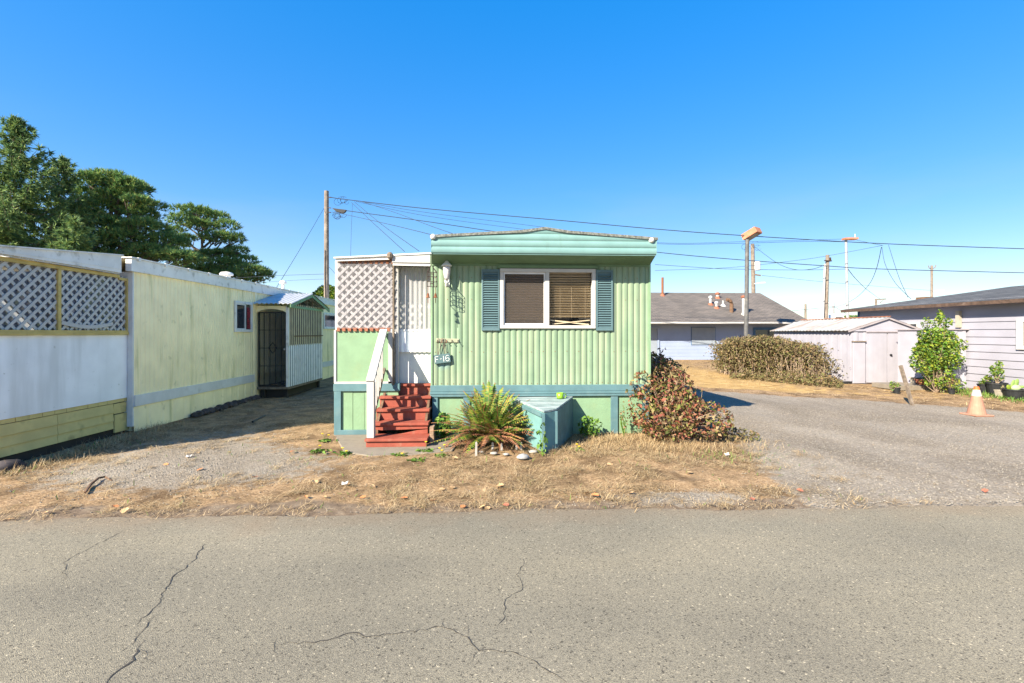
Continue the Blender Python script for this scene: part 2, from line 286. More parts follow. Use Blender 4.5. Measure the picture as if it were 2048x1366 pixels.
def soil_material():
    m = bpy.data.materials.new('ground_soil'); m.use_nodes = True; t = m.node_tree; N = t.nodes; L = t.links; b = N['Principled BSDF']; b.inputs['Roughness'].default_value = .95; b.inputs['Specular IOR Level'].default_value = .15
    tc = N.new('ShaderNodeTexCoord'); at = N.new('ShaderNodeAttribute'); at.attribute_name = 'cover'; sp = N.new('ShaderNodeSeparateColor'); L.new(at.outputs['Color'], sp.inputs[0])
    def noise(sc, det=6, st=None, dist=0):
        n = N.new('ShaderNodeTexNoise'); n.inputs['Scale'].default_value = sc; n.inputs['Detail'].default_value = det; n.inputs['Distortion'].default_value = dist
        if st:
            mp = N.new('ShaderNodeMapping'); mp.inputs['Scale'].default_value = st; L.new(tc.outputs['Object'], mp.inputs[0]); L.new(mp.outputs[0], n.inputs[0])
        else: L.new(tc.outputs['Object'], n.inputs[0])
        return n.outputs[0]
    def cramp(fac, pts):
        r = N.new('ShaderNodeValToRGB'); e = r.color_ramp.elements
        while len(e) < len(pts): e.new(.5)
        for k, (p, c) in enumerate(pts): e[k].position = p; e[k].color = (*c, 1)
        L.new(fac, r.inputs[0]); return r.outputs[0]
    def mix(fac, a, c):
        x = N.new('ShaderNodeMix'); x.data_type = 'RGBA'; L.new(fac, x.inputs[0])
        for s_, val in ((6, a), (7, c)): L.new(val, x.inputs[s_])
        return x.outputs[2]
    def soft(mask, n, lo=.35, hi=.65):        # break the edge of a cover mask with noise
        a = N.new('ShaderNodeMath'); a.operation = 'MULTIPLY_ADD'; L.new(n, a.inputs[0]); a.inputs[1].default_value = .9; a.inputs[2].default_value = -.45
        s_ = N.new('ShaderNodeMath'); s_.operation = 'ADD'; L.new(mask, s_.inputs[0]); L.new(a.outputs[0], s_.inputs[1])
        r = N.new('ShaderNodeMapRange'); r.inputs[1].default_value = lo; r.inputs[2].default_value = hi; r.interpolation_type = 'SMOOTHSTEP'; L.new(s_.outputs[0], r.inputs[0]); return r.outputs[0]
    straw = cramp(noise(26, 8, (1, 2.2, 1), 1.2), [(.28, (.095, .06, .034)), (.42, (.19, .122, .064)), (.55, (.29, .195, .105)), (.7, (.40, .285, .165))])
    pt = cramp(noise(2.6, 7, None, .7), [(.34, (.52, .50, .49)), (.48, (.9, .9, .9)), (.62, (1.22, 1.22, 1.24))]); pm = N.new('ShaderNodeMix'); pm.data_type = 'RGBA'; pm.blend_type = 'MULTIPLY'; pm.inputs[0].default_value = 1; L.new(straw, pm.inputs[6]); L.new(pt, pm.inputs[7]); straw = pm.outputs[2]
    dirt = cramp(noise(9, 8), [(.3, (.10, .072, .05)), (.5, (.165, .122, .084)), (.7, (.23, .18, .125))])
    base = mix(soft(sp.outputs[2], noise(3, 6)), straw, dirt)
    vo = N.new('ShaderNodeTexVoronoi'); vo.inputs['Scale'].default_value = 55; L.new(tc.outputs['Object'], vo.inputs['Vector'])
    sc = N.new('ShaderNodeSeparateColor'); L.new(vo.outputs['Color'], sc.inputs[0])
    grav = cramp(sc.outputs[0], [(0, (.10, .09, .075)), (.3, (.175, .152, .12)), (.6, (.25, .215, .168)), (.88, (.33, .29, .235)), (1, (.46, .42, .36))])
    g2 = cramp(noise(.9, 6, (1, .45, 1), .8), [(.28, (.165, .135, .095)), (.45, (.235, .195, .145)), (.6, (.29, .25, .195)), (.75, (.33, .29, .235))])
    gm = N.new('ShaderNodeMix'); gm.data_type = 'RGBA'; gm.inputs[0].default_value = .55; L.new(grav, gm.inputs[6]); L.new(g2, gm.inputs[7])
    base = mix(soft(sp.outputs[0], noise(7, 8)), base, gm.outputs[2])
    gold = cramp(noise(2.5, 8, (1, 2.5, 1), .6), [(.3, (.25, .155, .06)), (.5, (.40, .26, .10)), (.72, (.52, .36, .16))])
    base = mix(soft(sp.outputs[1], noise(4, 7)), base, gold)
    L.new(base, b.inputs['Base Color'])
    vg = N.new('ShaderNodeMath'); vg.operation = 'MULTIPLY'; L.new(vo.outputs['Distance'], vg.inputs[0]); L.new(sp.outputs[0], vg.inputs[1]); ad = N.new('ShaderNodeMath'); ad.operation = 'ADD'; L.new(vg.outputs[0], ad.inputs[0]); L.new(noise(24, 8, (1, 1.6, 1), .8), ad.inputs[1])
    bp = N.new('ShaderNodeBump'); bp.inputs['Strength'].default_value = .7; bp.inputs['Distance'].default_value = .014; L.new(ad.outputs[0], bp.inputs['Height']); L.new(bp.outputs[0], b.inputs['Normal'])
    return m
def asphalt_material():
    m = bpy.data.materials.new('old_asphalt'); m.use_nodes = True; t = m.node_tree; N = t.nodes; L = t.links; b = N['Principled BSDF']; b.inputs['Roughness'].default_value = .9; b.inputs['Specular IOR Level'].default_value = .2
    tc = N.new('ShaderNodeTexCoord')
    def vor(s):
        v = N.new('ShaderNodeTexVoronoi'); v.inputs['Scale'].default_value = s; L.new(tc.outputs['Object'], v.inputs['Vector']); sc = N.new('ShaderNodeSeparateColor'); L.new(v.outputs['Color'], sc.inputs[0]); return v.outputs['Distance'], sc.outputs[0]
    def ramp(f, pts):
        r = N.new('ShaderNodeValToRGB'); e = r.color_ramp.elements
        while len(e) < len(pts): e.new(.5)
        for k, (p, c) in enumerate(pts): e[k].position = p; e[k].color = (*c, 1)
        L.new(f, r.inputs[0]); return r.outputs[0]
    d1, c1 = vor(210); d2, c2 = vor(110)
    n = N.new('ShaderNodeTexNoise'); n.inputs['Scale'].default_value = .7; n.inputs['Detail'].default_value = 7; L.new(tc.outputs['Object'], n.inputs[0])
    big = ramp(n.outputs[0], [(.25, (.184, .166, .126)), (.5, (.222, .2, .149)), (.75, (.255, .228, .17))])
    fine = ramp(c1, [(0, (.5, .5, .51)), (.12, (.76, .76, .76)), (.5, (1, 1, 1)), (.9, (1.2, 1.18, 1.14)), (1, (1.5, 1.47, 1.4))])
    mx = N.new('ShaderNodeMix'); mx.data_type = 'RGBA'; mx.blend_type = 'MULTIPLY'; mx.inputs[0].default_value = 1; L.new(big, mx.inputs[6]); L.new(fine, mx.inputs[7])
    sp = ramp(c2, [(0, (.42, .42, .44)), (.03, (.55, .55, .56)), (.05, (1, 1, 1)), (.982, (1, 1, 1)), (.99, (1.7, 1.66, 1.6)), (1, (1.9, 1.85, 1.8))])
    sy_ = N.new('ShaderNodeSeparateXYZ'); L.new(tc.outputs['Object'], sy_.inputs[0]); n3 = N.new('ShaderNodeTexNoise'); n3.inputs['Scale'].default_value = 2.2; n3.inputs['Detail'].default_value = 6; L.new(tc.outputs['Object'], n3.inputs[0])
    ma = N.new('ShaderNodeMath'); ma.operation = 'MULTIPLY_ADD'; L.new(n3.outputs[0], ma.inputs[0]); ma.inputs[1].default_value = .9; L.new(sy_.outputs[1], ma.inputs[2])
    mr = N.new('ShaderNodeMapRange'); mr.inputs[1].default_value = 4.2; mr.inputs[2].default_value = 4.75; mr.inputs[4].default_value = .75; L.new(ma.outputs[0], mr.inputs[0])
    md = N.new('ShaderNodeMix'); md.data_type = 'RGBA'; L.new(mr.outputs[0], md.inputs[0]); L.new(mx.outputs[2], md.inputs[6]); md.inputs[7].default_value = (.235, .175, .115, 1)
    n4 = N.new('ShaderNodeTexNoise'); n4.inputs['Scale'].default_value = .55; n4.inputs['Detail'].default_value = 3; mp4 = N.new('ShaderNodeMapping'); mp4.inputs['Scale'].default_value = (.35, 1.6, 1); mp4.inputs['Location'].default_value = (3, 7, 0); L.new(tc.outputs['Object'], mp4.inputs[0]); L.new(mp4.outputs[0], n4.inputs[0])
    st_ = ramp(n4.outputs[0], [(.35, (.86, .87, .89)), (.5, (1, 1, 1)), (.66, (1.09, 1.07, 1.03))]); mw = N.new('ShaderNodeMix'); mw.data_type = 'RGBA'; mw.blend_type = 'MULTIPLY'; mw.inputs[0].default_value = 1; L.new(md.outputs[2], mw.inputs[6]); L.new(st_, mw.inputs[7]); mx = mw
    m2 = N.new('ShaderNodeMix'); m2.data_type = 'RGBA'; m2.blend_type = 'MULTIPLY'; m2.inputs[0].default_value = 1; L.new(mx.outputs[2], m2.inputs[6]); L.new(sp, m2.inputs[7])
    L.new(m2.outputs[2], b.inputs['Base Color'])
    bp = N.new('ShaderNodeBump'); bp.inputs['Strength'].default_value = .5; bp.inputs['Distance'].default_value = .006; L.new(d1, bp.inputs['Height']); L.new(bp.outputs[0], b.inputs['Normal'])
    return m

# ------------------------------------------------------------------ ground, road, slab
def sstep(a, b, x): t = np.clip((x - a) / (b - a), 0, 1); return t * t * (3 - 2 * t)
def blot(X, Y): return .5 + .5 * np.sin(X * 1.9 + 2 * np.sin(Y * 1.3)) * np.sin(Y * 2.7 + 1.5 * np.sin(X * 1.1))
def cover(X, Y):
    """how much of the ground is gravel, golden sand/grass, bare dirt"""
    xl = np.interp(Y, [4.2, 6.3, 9, 12, 16], [2.85, 3.45, 4.3, 4.9, 5.6]); yb = np.interp(X, [4, 5, 7.4, 9, 10.4, 14], [14.5, 13.2, 11.3, 10.3, 8.9, 8.3])
    gr = sstep(-.5, .6, X - xl) * sstep(-.7, .7, yb - Y)
    gl = np.exp(-(((X + 3.5) / 1.9) ** 2 + ((Y - 5.7) / .95) ** 2)) * .92 + .5 * np.exp(-(((X + 4.0) / 1.1) ** 2 + ((Y - 7.2) / 1.6) ** 2))
    gm = np.exp(-(((X - 1.9) / 1.0) ** 2 + ((Y - 4.4) / .25) ** 2)) * .8
    ed = np.exp(-((X - 4.5 - (X - 4.5) * 0) / 3) ** 2) * 0
    gold = sstep(0, 2.0, Y - yb) * (X > 3) * np.clip(1.15 - sstep(5.5, 10.5, X) * .75, 0, 1) * sstep(2.5, 3.5, X)
    bare = np.exp(-((Y - 4.2) / .2) ** 2) * .8 + .38 * sstep(.5, .1, blot(X, Y) + .3 * np.sin(X * 4.3 + Y * 2) * np.sin(Y * 5.1 - X * 1.3)) * (Y < 7.3) + sstep(7.6, 9, Y) * (X < 0) * .45 + sstep(8.5, 10.5, X) * .25
    return np.clip(np.maximum.reduce([gr, gl, gm]), 0, 1), np.clip(gold, 0, 1), np.clip(bare, 0, 1)
def hump(X, Y):
    return .02 * np.sin(X * 2.3 + 1) * np.sin(Y * 1.9) * sstep(4.25, 5.0, Y) + .35 * sstep(20, 25.5, Y) * sstep(6, 9, X) * 0
ax = np.concatenate([[-400, -150, -60, -30, -20], np.arange(-14, 20, .12), [24, 34, 60, 150, 400]]); ay = np.concatenate([[-60, -20, -10, 0, 3], np.arange(4, 32, .12), [36, 46, 70, 150, 500]])
gx, gy = np.meshgrid(ax, ay); gz = hump(gx, gy); gz += np.where((gy > 4.3) & (gy < 12), rng.normal(0, .004, gx.shape), 0); gz[gy < 4.15] = -.02
nx, ny = len(ax), len(ay); idx = np.arange(nx * ny).reshape(ny, nx)
fq = np.stack([idx[:-1, :-1], idx[:-1, 1:], idx[1:, 1:], idx[1:, :-1]], -1).reshape(-1, 4)
ground = npmesh('ground', np.stack([gx, gy, gz], -1), fq, soil_material()); tag(ground, kind='structure')
ca = ground.data.color_attributes.new('cover', 'FLOAT_COLOR', 'POINT'); r_, g_, b_ = cover(gx.ravel(), gy.ravel())
ca.data.foreach_set('color', np.stack([r_, g_, b_, np.ones_like(r_)], -1).astype(np.float32).ravel())
# road with a ragged edge
EX = np.arange(-14, 14.01, .05)
def wob(x, s=1): return .028 * np.sin(x * 1.7 + .4) + .018 * np.sin(x * 5.1) + .009 * np.sin(x * 17.3 + 1) + .005 * np.sin(x * 43)
def road_edge(x): return np.interp(x, [-14, -4.4, -3, 0, 4.9, 14], [4.25, 4.17, 4.13, 4.17, 4.04, 3.9]) + wob(x)
ev = [(-80, -3, .006), (-80, 4.2, .006)]
rv = []; rf = []
for x in np.concatenate([[-90], EX, [90]]):
    e = float(road_edge(x)); rv += [(x, -4.5, .006), (x, e - .03, .006), (x, e, -.004)]
for i in range(len(EX) + 1): rf += [(3 * i, 3 * i + 3, 3 * i + 4, 3 * i + 1), (3 * i + 1, 3 * i + 4, 3 * i + 5, 3 * i + 2)]
rmb = MB(); rmb.add(rv, rf)
def crack(pts, w, jag=.012):
    P = [atZ(px, py, .006) for px, py in pts]; out = []
    for a, b in zip(P[:-1], P[1:]):
        n = max(2, int((b - a).length / .025))
        for i in range(n): out.append(a.lerp(b, i / n))
    out.append(P[-1]); L_ = len(out); r_ = random.Random(len(pts) * 31 + int(pts[0][0])); vs = []; wv = 0; drift = 0
    for i, p in enumerate(out):
        d = (out[min(i + 1, L_ - 1)] - out[max(i - 1, 0)]); d.z = 0; d.normalize(); nrm = Vector((-d.y, d.x, 0)); drift = drift * .7 + r_.uniform(-jag, jag)
        ww = w * (.3 + .95 * r_.random() ** 1.5) * min(1, i / 4 + .15, (L_ - 1 - i) / 4 + .15); c = p + nrm * drift
        vs += [(c + nrm * ww)[:2] + (.0085,) if False else tuple((c + nrm * ww)[:2]) + (.0085,), tuple((c - nrm * ww)[:2]) + (.0085,)]
    rmb.add(vs, [(2 * i, 2 * i + 1, 2 * i + 3, 2 * i + 2) for i in range(L_ - 1)], 1)
crack([(409, 1088), (388, 1122), (362, 1142), (338, 1164), (334, 1176), (318, 1206), (295, 1226), (266, 1250)], .0045)
crack([(316, 1228), (300, 1246), (284, 1272), (264, 1292)], .0035)
crack([(292, 1280), (268, 1300), (262, 1322), (232, 1350), (214, 1372)], .0055)
crack([(248, 1060), (196, 1086), (150, 1110), (128, 1126), (130, 1156)], .0022)
crack([(1048, 1116), (1038, 1150), (1046, 1180), (1018, 1200), (1012, 1240), (1000, 1258)], .0026)
crack([(556, 1290), (640, 1282), (700, 1268), (735, 1274), (800, 1266), (880, 1256), (938, 1272), (962, 1298), (1020, 1304), (1065, 1318), (1100, 1345), (1135, 1372)], .003)
crack([(884, 1236), (886, 1262)], .002); crack([(940, 1248), (936, 1272)], .002); crack([(553, 1268), (556, 1308)], .002); crack([(994, 1174), (1000, 1186)], .0018); crack([(1345, 1300), (1354, 1320)], .002)
crack([(318, 1206), (330, 1196), (346, 1190)], .0022); crack([(362, 1142), (352, 1136), (340, 1134)], .002); crack([(1018, 1200), (1030, 1208), (1052, 1206)], .002); crack([(700, 1268), (708, 1284), (704, 1296)], .002); crack([(962, 1298), (950, 1312), (938, 1330)], .002); crack([(268, 1300), (282, 1308), (290, 1322)], .0022)
M['crack'] = mat('crack_dirt', (.055, .05, .045), .95, .3, 40)
tag(rmb.build('road', [asphalt_material(), M['crack']]), kind='structure')
# concrete slab at the steps
slab = MB(); sp = [atZ(px, py) for px, py in ((668, 872), (690, 906), (740, 914), (830, 912), (905, 903), (925, 880), (900, 862), (668, 862))]
slab.prism([(p.x, p.y, -.05) for p in sp], (0, 0, .068)); tag(slab.build('path', M['concrete'], bevel=.01), kind='structure')

# ------------------------------------------------------------------ the mint mobile home
FY, OV = 7.25, 6.83
XL, XR = atY(865, 640, FY).x, atY(1297, 640, FY).x
def fx(px): return atY(px, HY, FY).x
def fz(py, px=1081): return atY(px, py, FY).z
home = thing('mobile_home', 'mint green corrugated mobile home with a teal gabled roof front and wide shuttered window', 'mobile home', ((XL + XR) / 2, FY, 0))
ZB, ZT = fz(770), fz(512)
wx0, wx1, wz0, wz1 = fx(1000), fx(1190), fz(657), fz(538)
hl = home.location
M['mint_wall'] = mat('mint_wall', (.185, .272, .178), .5, .10, 3, dirt=(.245, .30, .20), damt=.65, dscale=7, dthr=.42, streak=1, dirt2=(.13, .19, .11), d2amt=.4, d2scale=9, d2thr=.68,
    patch=[(tuple(Vector((fx(886), FY - .02, fz(722))) - hl), .17, (.15, .26, .26), .8), (tuple(Vector((fx(1275), FY - .02, fz(752))) - hl), .055, (.19, .17, .09), .8), (tuple(Vector((fx(1040), FY - .02, fz(708))) - hl), .04, (.16, .28, .15), .6)])
w = MB(); P0, P1 = (XL, FY), (XR, FY); pit, am = .0935, .017
w.corr(P0, P1, ZB, ZT, pit, am, 10, 'round', 0, wx0 - XL); w.corr(P0, P1, ZB, ZT, pit, am, 10, 'round', wx1 - XL, None)
w.corr(P0, P1, ZB, wz0, pit, am, 10, 'round', wx0 - XL, wx1 - XL); w.corr(P0, P1, wz1, ZT, pit, am, 10, 'round', wx0 - XL, wx1 - XL)
wall_ = w
w = MB(); w.corr((XR, FY), (XR, 22), ZB, ZT, pit, am, 4, 'round'); w.corr((XL, 22), (XL, FY), ZB, ZT, pit, am, 4, 'round'); w.corr((XR, 22), (XL, 22), ZB, ZT, pit, am, 4, 'round')
w.box(XL + .03, XL + .08, FY + .03, 21.95, .3, ZT); w.box(XR - .08, XR - .03, FY + .03, 21.95, .3, ZT); w.build('side_wall', M['mint'], home)
w = MB(); w.box(XL + .08, XR - .08, FY + .5, FY + .53, ZB, ZT); w.box(XL + .08, XR - .08, FY + .05, FY + .5, ZB - .02, ZB); w.build('room_inside', M['dark'], home)  # near-black panels stand in for the unlit room
for X_ in (XR - .004, XL - .026): w = MB(); w.box(X_, X_ + .03, FY - .03, FY + .03, ZB, ZT); w.build('corner_trim', M['mint_flat'], home)
w = MB()
for i in range(int((XR - XL) / pit)):
    for zz in ((ZB + .03,) if i % 2 else (ZB + .03, fz(703), fz(600), fz(556))):
        xx = XL + (i + .5) * pit
        if wx0 - .32 < xx < wx1 + .3 and zz > wz0 - .05: continue
        zz += random.uniform(-.008, .008); wall_.box(xx - .005, xx + .005, FY - am - .004, FY - am + .004, zz - .005, zz + .005, 1)
wall_.build('front_wall', [M['mint_wall'], M['rust']], home)
# roof with its ribbed front gable
gx0, gx1, gxm = atY(863, 500, OV).x, atY(1312, 500, OV).x, atY(1090, 457, OV).x
gzb = atY(1090, 508, OV).z; gl_, gr_, gp = atY(864, 475, OV).z, atY(1308, 480, OV).z, atY(1090, 459, OV).z
def gtop(x): return np.interp(x, [gx0, gxm - .35, gxm, gxm + .35, gx1], [gl_, gp - .05, gp, gp - .05, gr_])
xs = np.linspace(gx0, gx1, 60); zs = np.linspace(gzb, gp, 46); g = MB(); vs = []
for x in xs:
    for z in zs:
        zz = min(z, gtop(x)); t = ((zz - gzb) / .098) % 1; vs.append((x, OV - .02 * abs(math.sin(math.pi * t)) ** .5, zz))
n_ = len(zs); g.add(vs, [(i * n_ + j, (i + 1) * n_ + j, (i + 1) * n_ + j + 1, i * n_ + j + 1) for i in range(len(xs) - 1) for j in range(n_ - 1)])
g.box(gx0, gx1, OV + .005, OV + .03, gzb - .012, gzb)
for X0 in (gx0, gx1): g.prism([(X0, OV - .018, gzb), (X0, 22.2, gzb), (X0, 22.2, gtop(X0)), (X0, OV - .018, gtop(X0))], (.006 if X0 == gx1 else -.006, 0, 0))
g.build('roof_front', M['teal_metal'], home)
s = MB(); s.add([(gx0, OV + .003, gzb - .002), (gx1, OV + .003, gzb - .002), (XR + .02, FY + .0, gzb - .10), (XL - .02, FY, gzb - .10)], [(0, 1, 2, 3)])
s.add([(gx0, OV, gzb + .001), (gx0, 22, gzb + .001), (gx1, 22, gzb + .001), (gx1, OV, gzb + .001)], [(0, 1, 2, 3)])
s.box(XL, XR, FY - .028, FY - .02, gzb - .125, gzb - .085); s.build('soffit', M['soffit'], home)
e = MB(); px_ = [gx0 - .02, gxm - .35, gxm, gxm + .35, gx1 + .02]
top = [(x, OV - .035, gtop(np.clip(x, gx0, gx1)) - .006) for x in px_] + [(x, OV - .035, gtop(np.clip(x, gx0, gx1)) + .032) for x in px_[::-1]]
e.prism(top, (0, .09, 0)); e.build('roof_trim', M['roof_edge'], home)
rf_ = MB(); poly = [(x, OV + .056, gtop(np.clip(x, gx0, gx1)) + .012) for x in px_] + [(gx1, OV + .056, gtop(gx1) - .02), (gx0, OV + .056, gtop(gx0) - .02)]
rf_.prism(poly, (0, 15.2, 0)); rf_.build('roof', M['white_alu'], home)
for px, py in ((866, 470), (1303, 477)):
    c = atY(px, py, OV - .02); e = MB(); e.lathe((c.x, c.y, c.z - .035), [(.001, -.03), (.03, -.022), (.042, 0), (.036, .028), (.02, .045), (.001, .05)], 12); e.build('gutter_knob', M['white_old'], home, smooth=True)
# window
wf = MB(); t_ = fx(1007) - fx(1000); y0, y1 = FY - .05, FY + .06
wf.box(wx0, wx1, y0, y1, wz1 - t_, wz1); wf.box(wx0, wx1, y0, y1, wz0, wz0 + t_ * .9); wf.box(wx0, wx0 + t_, y0, y1, wz0 + t_ * .9, wz1 - t_); wf.box(wx1 - t_, wx1, y0, y1, wz0 + t_ * .9, wz1 - t_)
mx0, mx1 = fx(1090), fx(1098); wf.box(mx0, mx1, y0 + .008, y1, wz0 + t_ * .9, wz1 - t_)
win = wf.build('window', M['white'], home, bevel=.004)
sa = MB(); a0, a1, b0, b1 = wx0 + t_ + .002, mx0 - .002, wz0 + t_ * .9 + .002, wz1 - t_ - .002; q = .028
sa.box(a0, a1, FY - .025, FY + .01, b1 - q, b1); sa.box(a0, a1, FY - .025, FY + .01, b0, b0 + q); sa.box(a0, a0 + q * .7, FY - .025, FY + .01, b0 + q, b1 - q); sa.box(a1 - q * .7, a1, FY - .025, FY + .01, b0 + q, b1 - q)
sa.build('sash', M['grey_trim'], win)
pn = MB(); pn.box(a0 + q * .7 + .001, a1 - q * .7 - .001, FY - .008, FY - .004, b0 + q, b1 - q); pn.build('pane', M['screen'], win)
pn = MB(); pn.box(mx1 + .002, wx1 - t_ - .002, FY + .002, FY + .006, b0, b1); pn.build('pane', M['glass'], win)
bl = MB(); zz = wz1 - t_ - .01; zend = fz(636)
while zz > zend: bl.bar((mx1 + .005, FY + .065, zz), (wx1 - t_ - .005, FY + .065, zz), .048, .0018, up=(0, .55, 1)); zz -= .04
bl.bar((mx1 + .03, FY + .07, fz(640)), (wx1 - t_ - .03, FY + .07, fz(649)), .02, .02); bl.bar((mx1 + .06, FY + .06, fz(648)), (wx1 - t_ - .02, FY + .06, fz(640)), .02, .014)
for xx in (.25, .5, .8): bl.box(mx1 + (wx1 - mx1) * xx - .001, mx1 + (wx1 - mx1) * xx + .001, FY + .05, FY + .052, zend, wz1 - t_)
bl.build('blind', M['blind'], win)
bl = MB(); zz = wz1 - t_ - .01
while zz > fz(640): bl.bar((a0, FY + .075, zz), (a1, FY + .075, zz), .046, .0018, up=(0, .55, 1)); zz -= .04
bl.build('blind', M['blind_dark'], win)
aw = MB(); p = [fx(993), fx(1000), fx(1190), fx(1196)]; aw.prism([(p[0], FY - .06, fz(537)), (p[3], FY - .06, fz(537)), (p[2], FY - .06, fz(532)), (p[1], FY - .06, fz(532))], (0, .07, 0)); aw.build('window_awning', M['soffit'], home)
for (c0, c1) in ((963, 999), (1191, 1224)):
    sh = MB(); x0, x1, z0, z1 = fx(c0), fx(c1), fz(661), fz(540); e_ = .026; y0, y1 = FY - .05, FY - .02
    sh.box(x0, x0 + e_, y0, y1, z0, z1); sh.box(x1 - e_, x1, y0, y1, z0, z1); sh.box(x0 + e_, x1 - e_, y0, y1, z0, z0 + .04); sh.box(x0 + e_, x1 - e_, y0, y1, z1 - .04, z1); sh.box(x0 + e_, x1 - e_, y1 - .008, y1 - .002, z0 + .04, z1 - .04)
    so_ = sh.build('shutter', M['shutter'], home); sl_ = MB(); zz = z0 + .055
    while zz < z1 - .05: sl_.bar((x0 + e_ + .001, FY - .038, zz), (x1 - e_ - .001, FY - .038, zz), .034, .006, up=(0, -.9, 1)); zz += .037
    sl_.build('slat', M['shutter'], so_)
# belt and skirting
bt = MB(); bt.box(XL - .03, XR + .03, FY - .035, FY + .02, fz(782), ZB + .004); bt.box(XL - .035, XR + .035, FY - .05, FY + .02, fz(787), fz(782) - .002); bt.box(XL - .03, XR + .03, FY - .042, FY + .02, fz(792), fz(787) - .002); bt.build('belt_trim', M['teal'], home, bevel=.006)
sk = MB(); sk.box(XL + .01, XR - .01, FY, FY + .03, 0, fz(792) - .003); sk.box(XR - .05, XR - .02, FY + .04, 22, 0, ZB); sk.box(XL + .02, XL + .05, FY + .04, 22, 0, ZB); sk.build('skirting', M['mint_flat'], home)
for a, b in ((865, 876), (927, 940), (1085, 1098), (1221, 1235), (1284, 1297)):
    k = MB(); k.box(fx(a), fx(b), FY - .028, FY - .002, .0, fz(792) - .004); k.build('skirting_post', M['teal'], home, bevel=.004)
# lantern
c = Vector((fx(895), FY - .12, 0)); z = lambda py: 1.6 + (HY - py) * 7.13 / F
ln = MB(); ln.box(c.x - .035, c.x + .035, FY - .03, FY - .015, z(572), z(548)); ln.tube([(c.x, FY - .03, z(566)), (c.x, FY - .08, z(571)), (c.x, FY - .12, z(566)), (c.x, FY - .12, z(560))], .016, 8)
ln.tube([(c.x - .03, FY - .03, z(558)), (c.x - .035, FY - .06, z(563)), (c.x - .01, FY - .09, z(567))], .01, 6); ln.tube([(c.x + .03, FY - .03, z(558)), (c.x + .035, FY - .06, z(563)), (c.x + .01, FY - .09, z(567))], .01, 6)
lo = ln.build('wall_lantern', M['white_alu'], home, smooth=False)
g = MB(); g.lathe((c.x, c.y, 0), [(.02, z(561)), (.042, z(556)), (.056, z(545)), (.058, z(536)), (.05, z(533))], 14); g.build('lamp_shade', M['lantern_glass'], lo, smooth=True)
g = MB(); g.lathe((c.x, c.y, 0), [(.05, z(533.5)), (.082, z(533)), (.08, z(531.5)), (.045, z(527)), (.03, z(524)), (.008, z(522)), (.012, z(520)), (.004, z(517)), (.002, z(513))], 16); g.build('lamp_cap', M['white_alu'], lo, smooth=True)

# ---- things hanging on the front
def atF(px, py, d=.03): return atY(px, py, FY - d)
hk = thing('hook_rail', 'short pale green wall plank with rusty hooks above the hanging number sign', 'hook rail', atF(896, 681))
b = MB(); p, q = atF(872, 682), atF(918, 682); b.bar((p.x, p.y + .008, fz(678.5) - .01), (q.x, q.y + .008, fz(680) - .01), .018, .06); b.build('plank', M['cream'], hk, bevel=.005)
for px in (875, 883, 893, 904, 916):
    a = atF(px, 684, .045); b = MB(); b.tube([a + Vector((0, .005, .03)), a + Vector((0, -.005, 0)), a + Vector((0, -.03, -.01)), a + Vector((0, -.035, .012))], .005, 6); b.lathe(a + Vector((0, 0, .022)), [(.001, -.008), (.01, 0), (.001, .008)], 8); b.build('hook', M['rust_orange'] if px in (883, 893) else M['iron'], hk)
sg = thing('number_sign', 'teal painted wooden block sign reading F-16, hung on two cords', 'sign', atF(884, 718, .06))
ca_, cb_ = atF(868.5, 719.5, .05), atF(901, 715.5, .05); d_ = (cb_ - ca_).normalized(); up_ = Vector((0, 0, 1)); up_ = (up_ - d_ * up_.dot(d_)).normalized(); hh = .068
b = MB(); b.bar(ca_, cb_, .035, hh * 2, up=up_); b.build('board', M['sign'], sg, bevel=.006)
for k, (px, py, e0, e1) in enumerate(((877, 676, .25, .0), (884, 676, .25, .0), (884, 676, .7, 0), (888, 676, .72, 0))):
    a = atF(px, py, .05); bb = ca_.lerp(cb_, e0) + up_ * hh + Vector((.01 * (k % 2), 0, 0)); b = MB(); b.tube([a, bb], .0045, 6); b.build('cord', M['wood_grey'], sg)
def stroke(mb, o, pts, w=.0085):
    P = [o + d_ * x + up_ * y + Vector((0, -.0185, 0)) for x, y in pts]; mb.tube(P, w * .5, 6)
ctr = ca_.lerp(cb_, .5); Lw = (cb_ - ca_).length
lt = MB(); o = ctr + d_ * (-.105); stroke(lt, o, [(0, -.045), (0, .042)]); stroke(lt, o, [(0, .042), (.048, .042)]); stroke(lt, o, [(0, 0), (.04, 0)]); lt.build('letter_f', M['letter'], sg)
lt = MB(); stroke(lt, ctr, [(-.036, 0), (-.008, 0)]); lt.build('hyphen', M['letter'], sg)
lt = MB(); stroke(lt, ctr, [(.022, -.045), (.022, .044)]); lt.build('digit_one', M['letter'], sg)
lt = MB(); o = ctr + d_ * .075; stroke(lt, o, [(.028, .036), (.012, .044), (-.008, .038), (-.022, .016), (-.025, -.012), (-.016, -.036), (.006, -.045), (.026, -.034), (.031, -.014), (.02, .004), (0, .006), (-.02, -.008)]); lt.build('digit_six', M['letter'], sg)
ch = thing('wind_chime', 'rusty house-shaped wire wind chime with two bells hanging from the eave corner', 'wind chime', atY(862, 508, OV + .02))
CY = OV + .02
def cp(px, py, dy=0): return atY(px, py, CY + dy)
b = MB(); b.tube([cp(863, 508), cp(863, 530)], .004, 6); b.build('hanging_wire', M['iron'], ch)
b = MB()
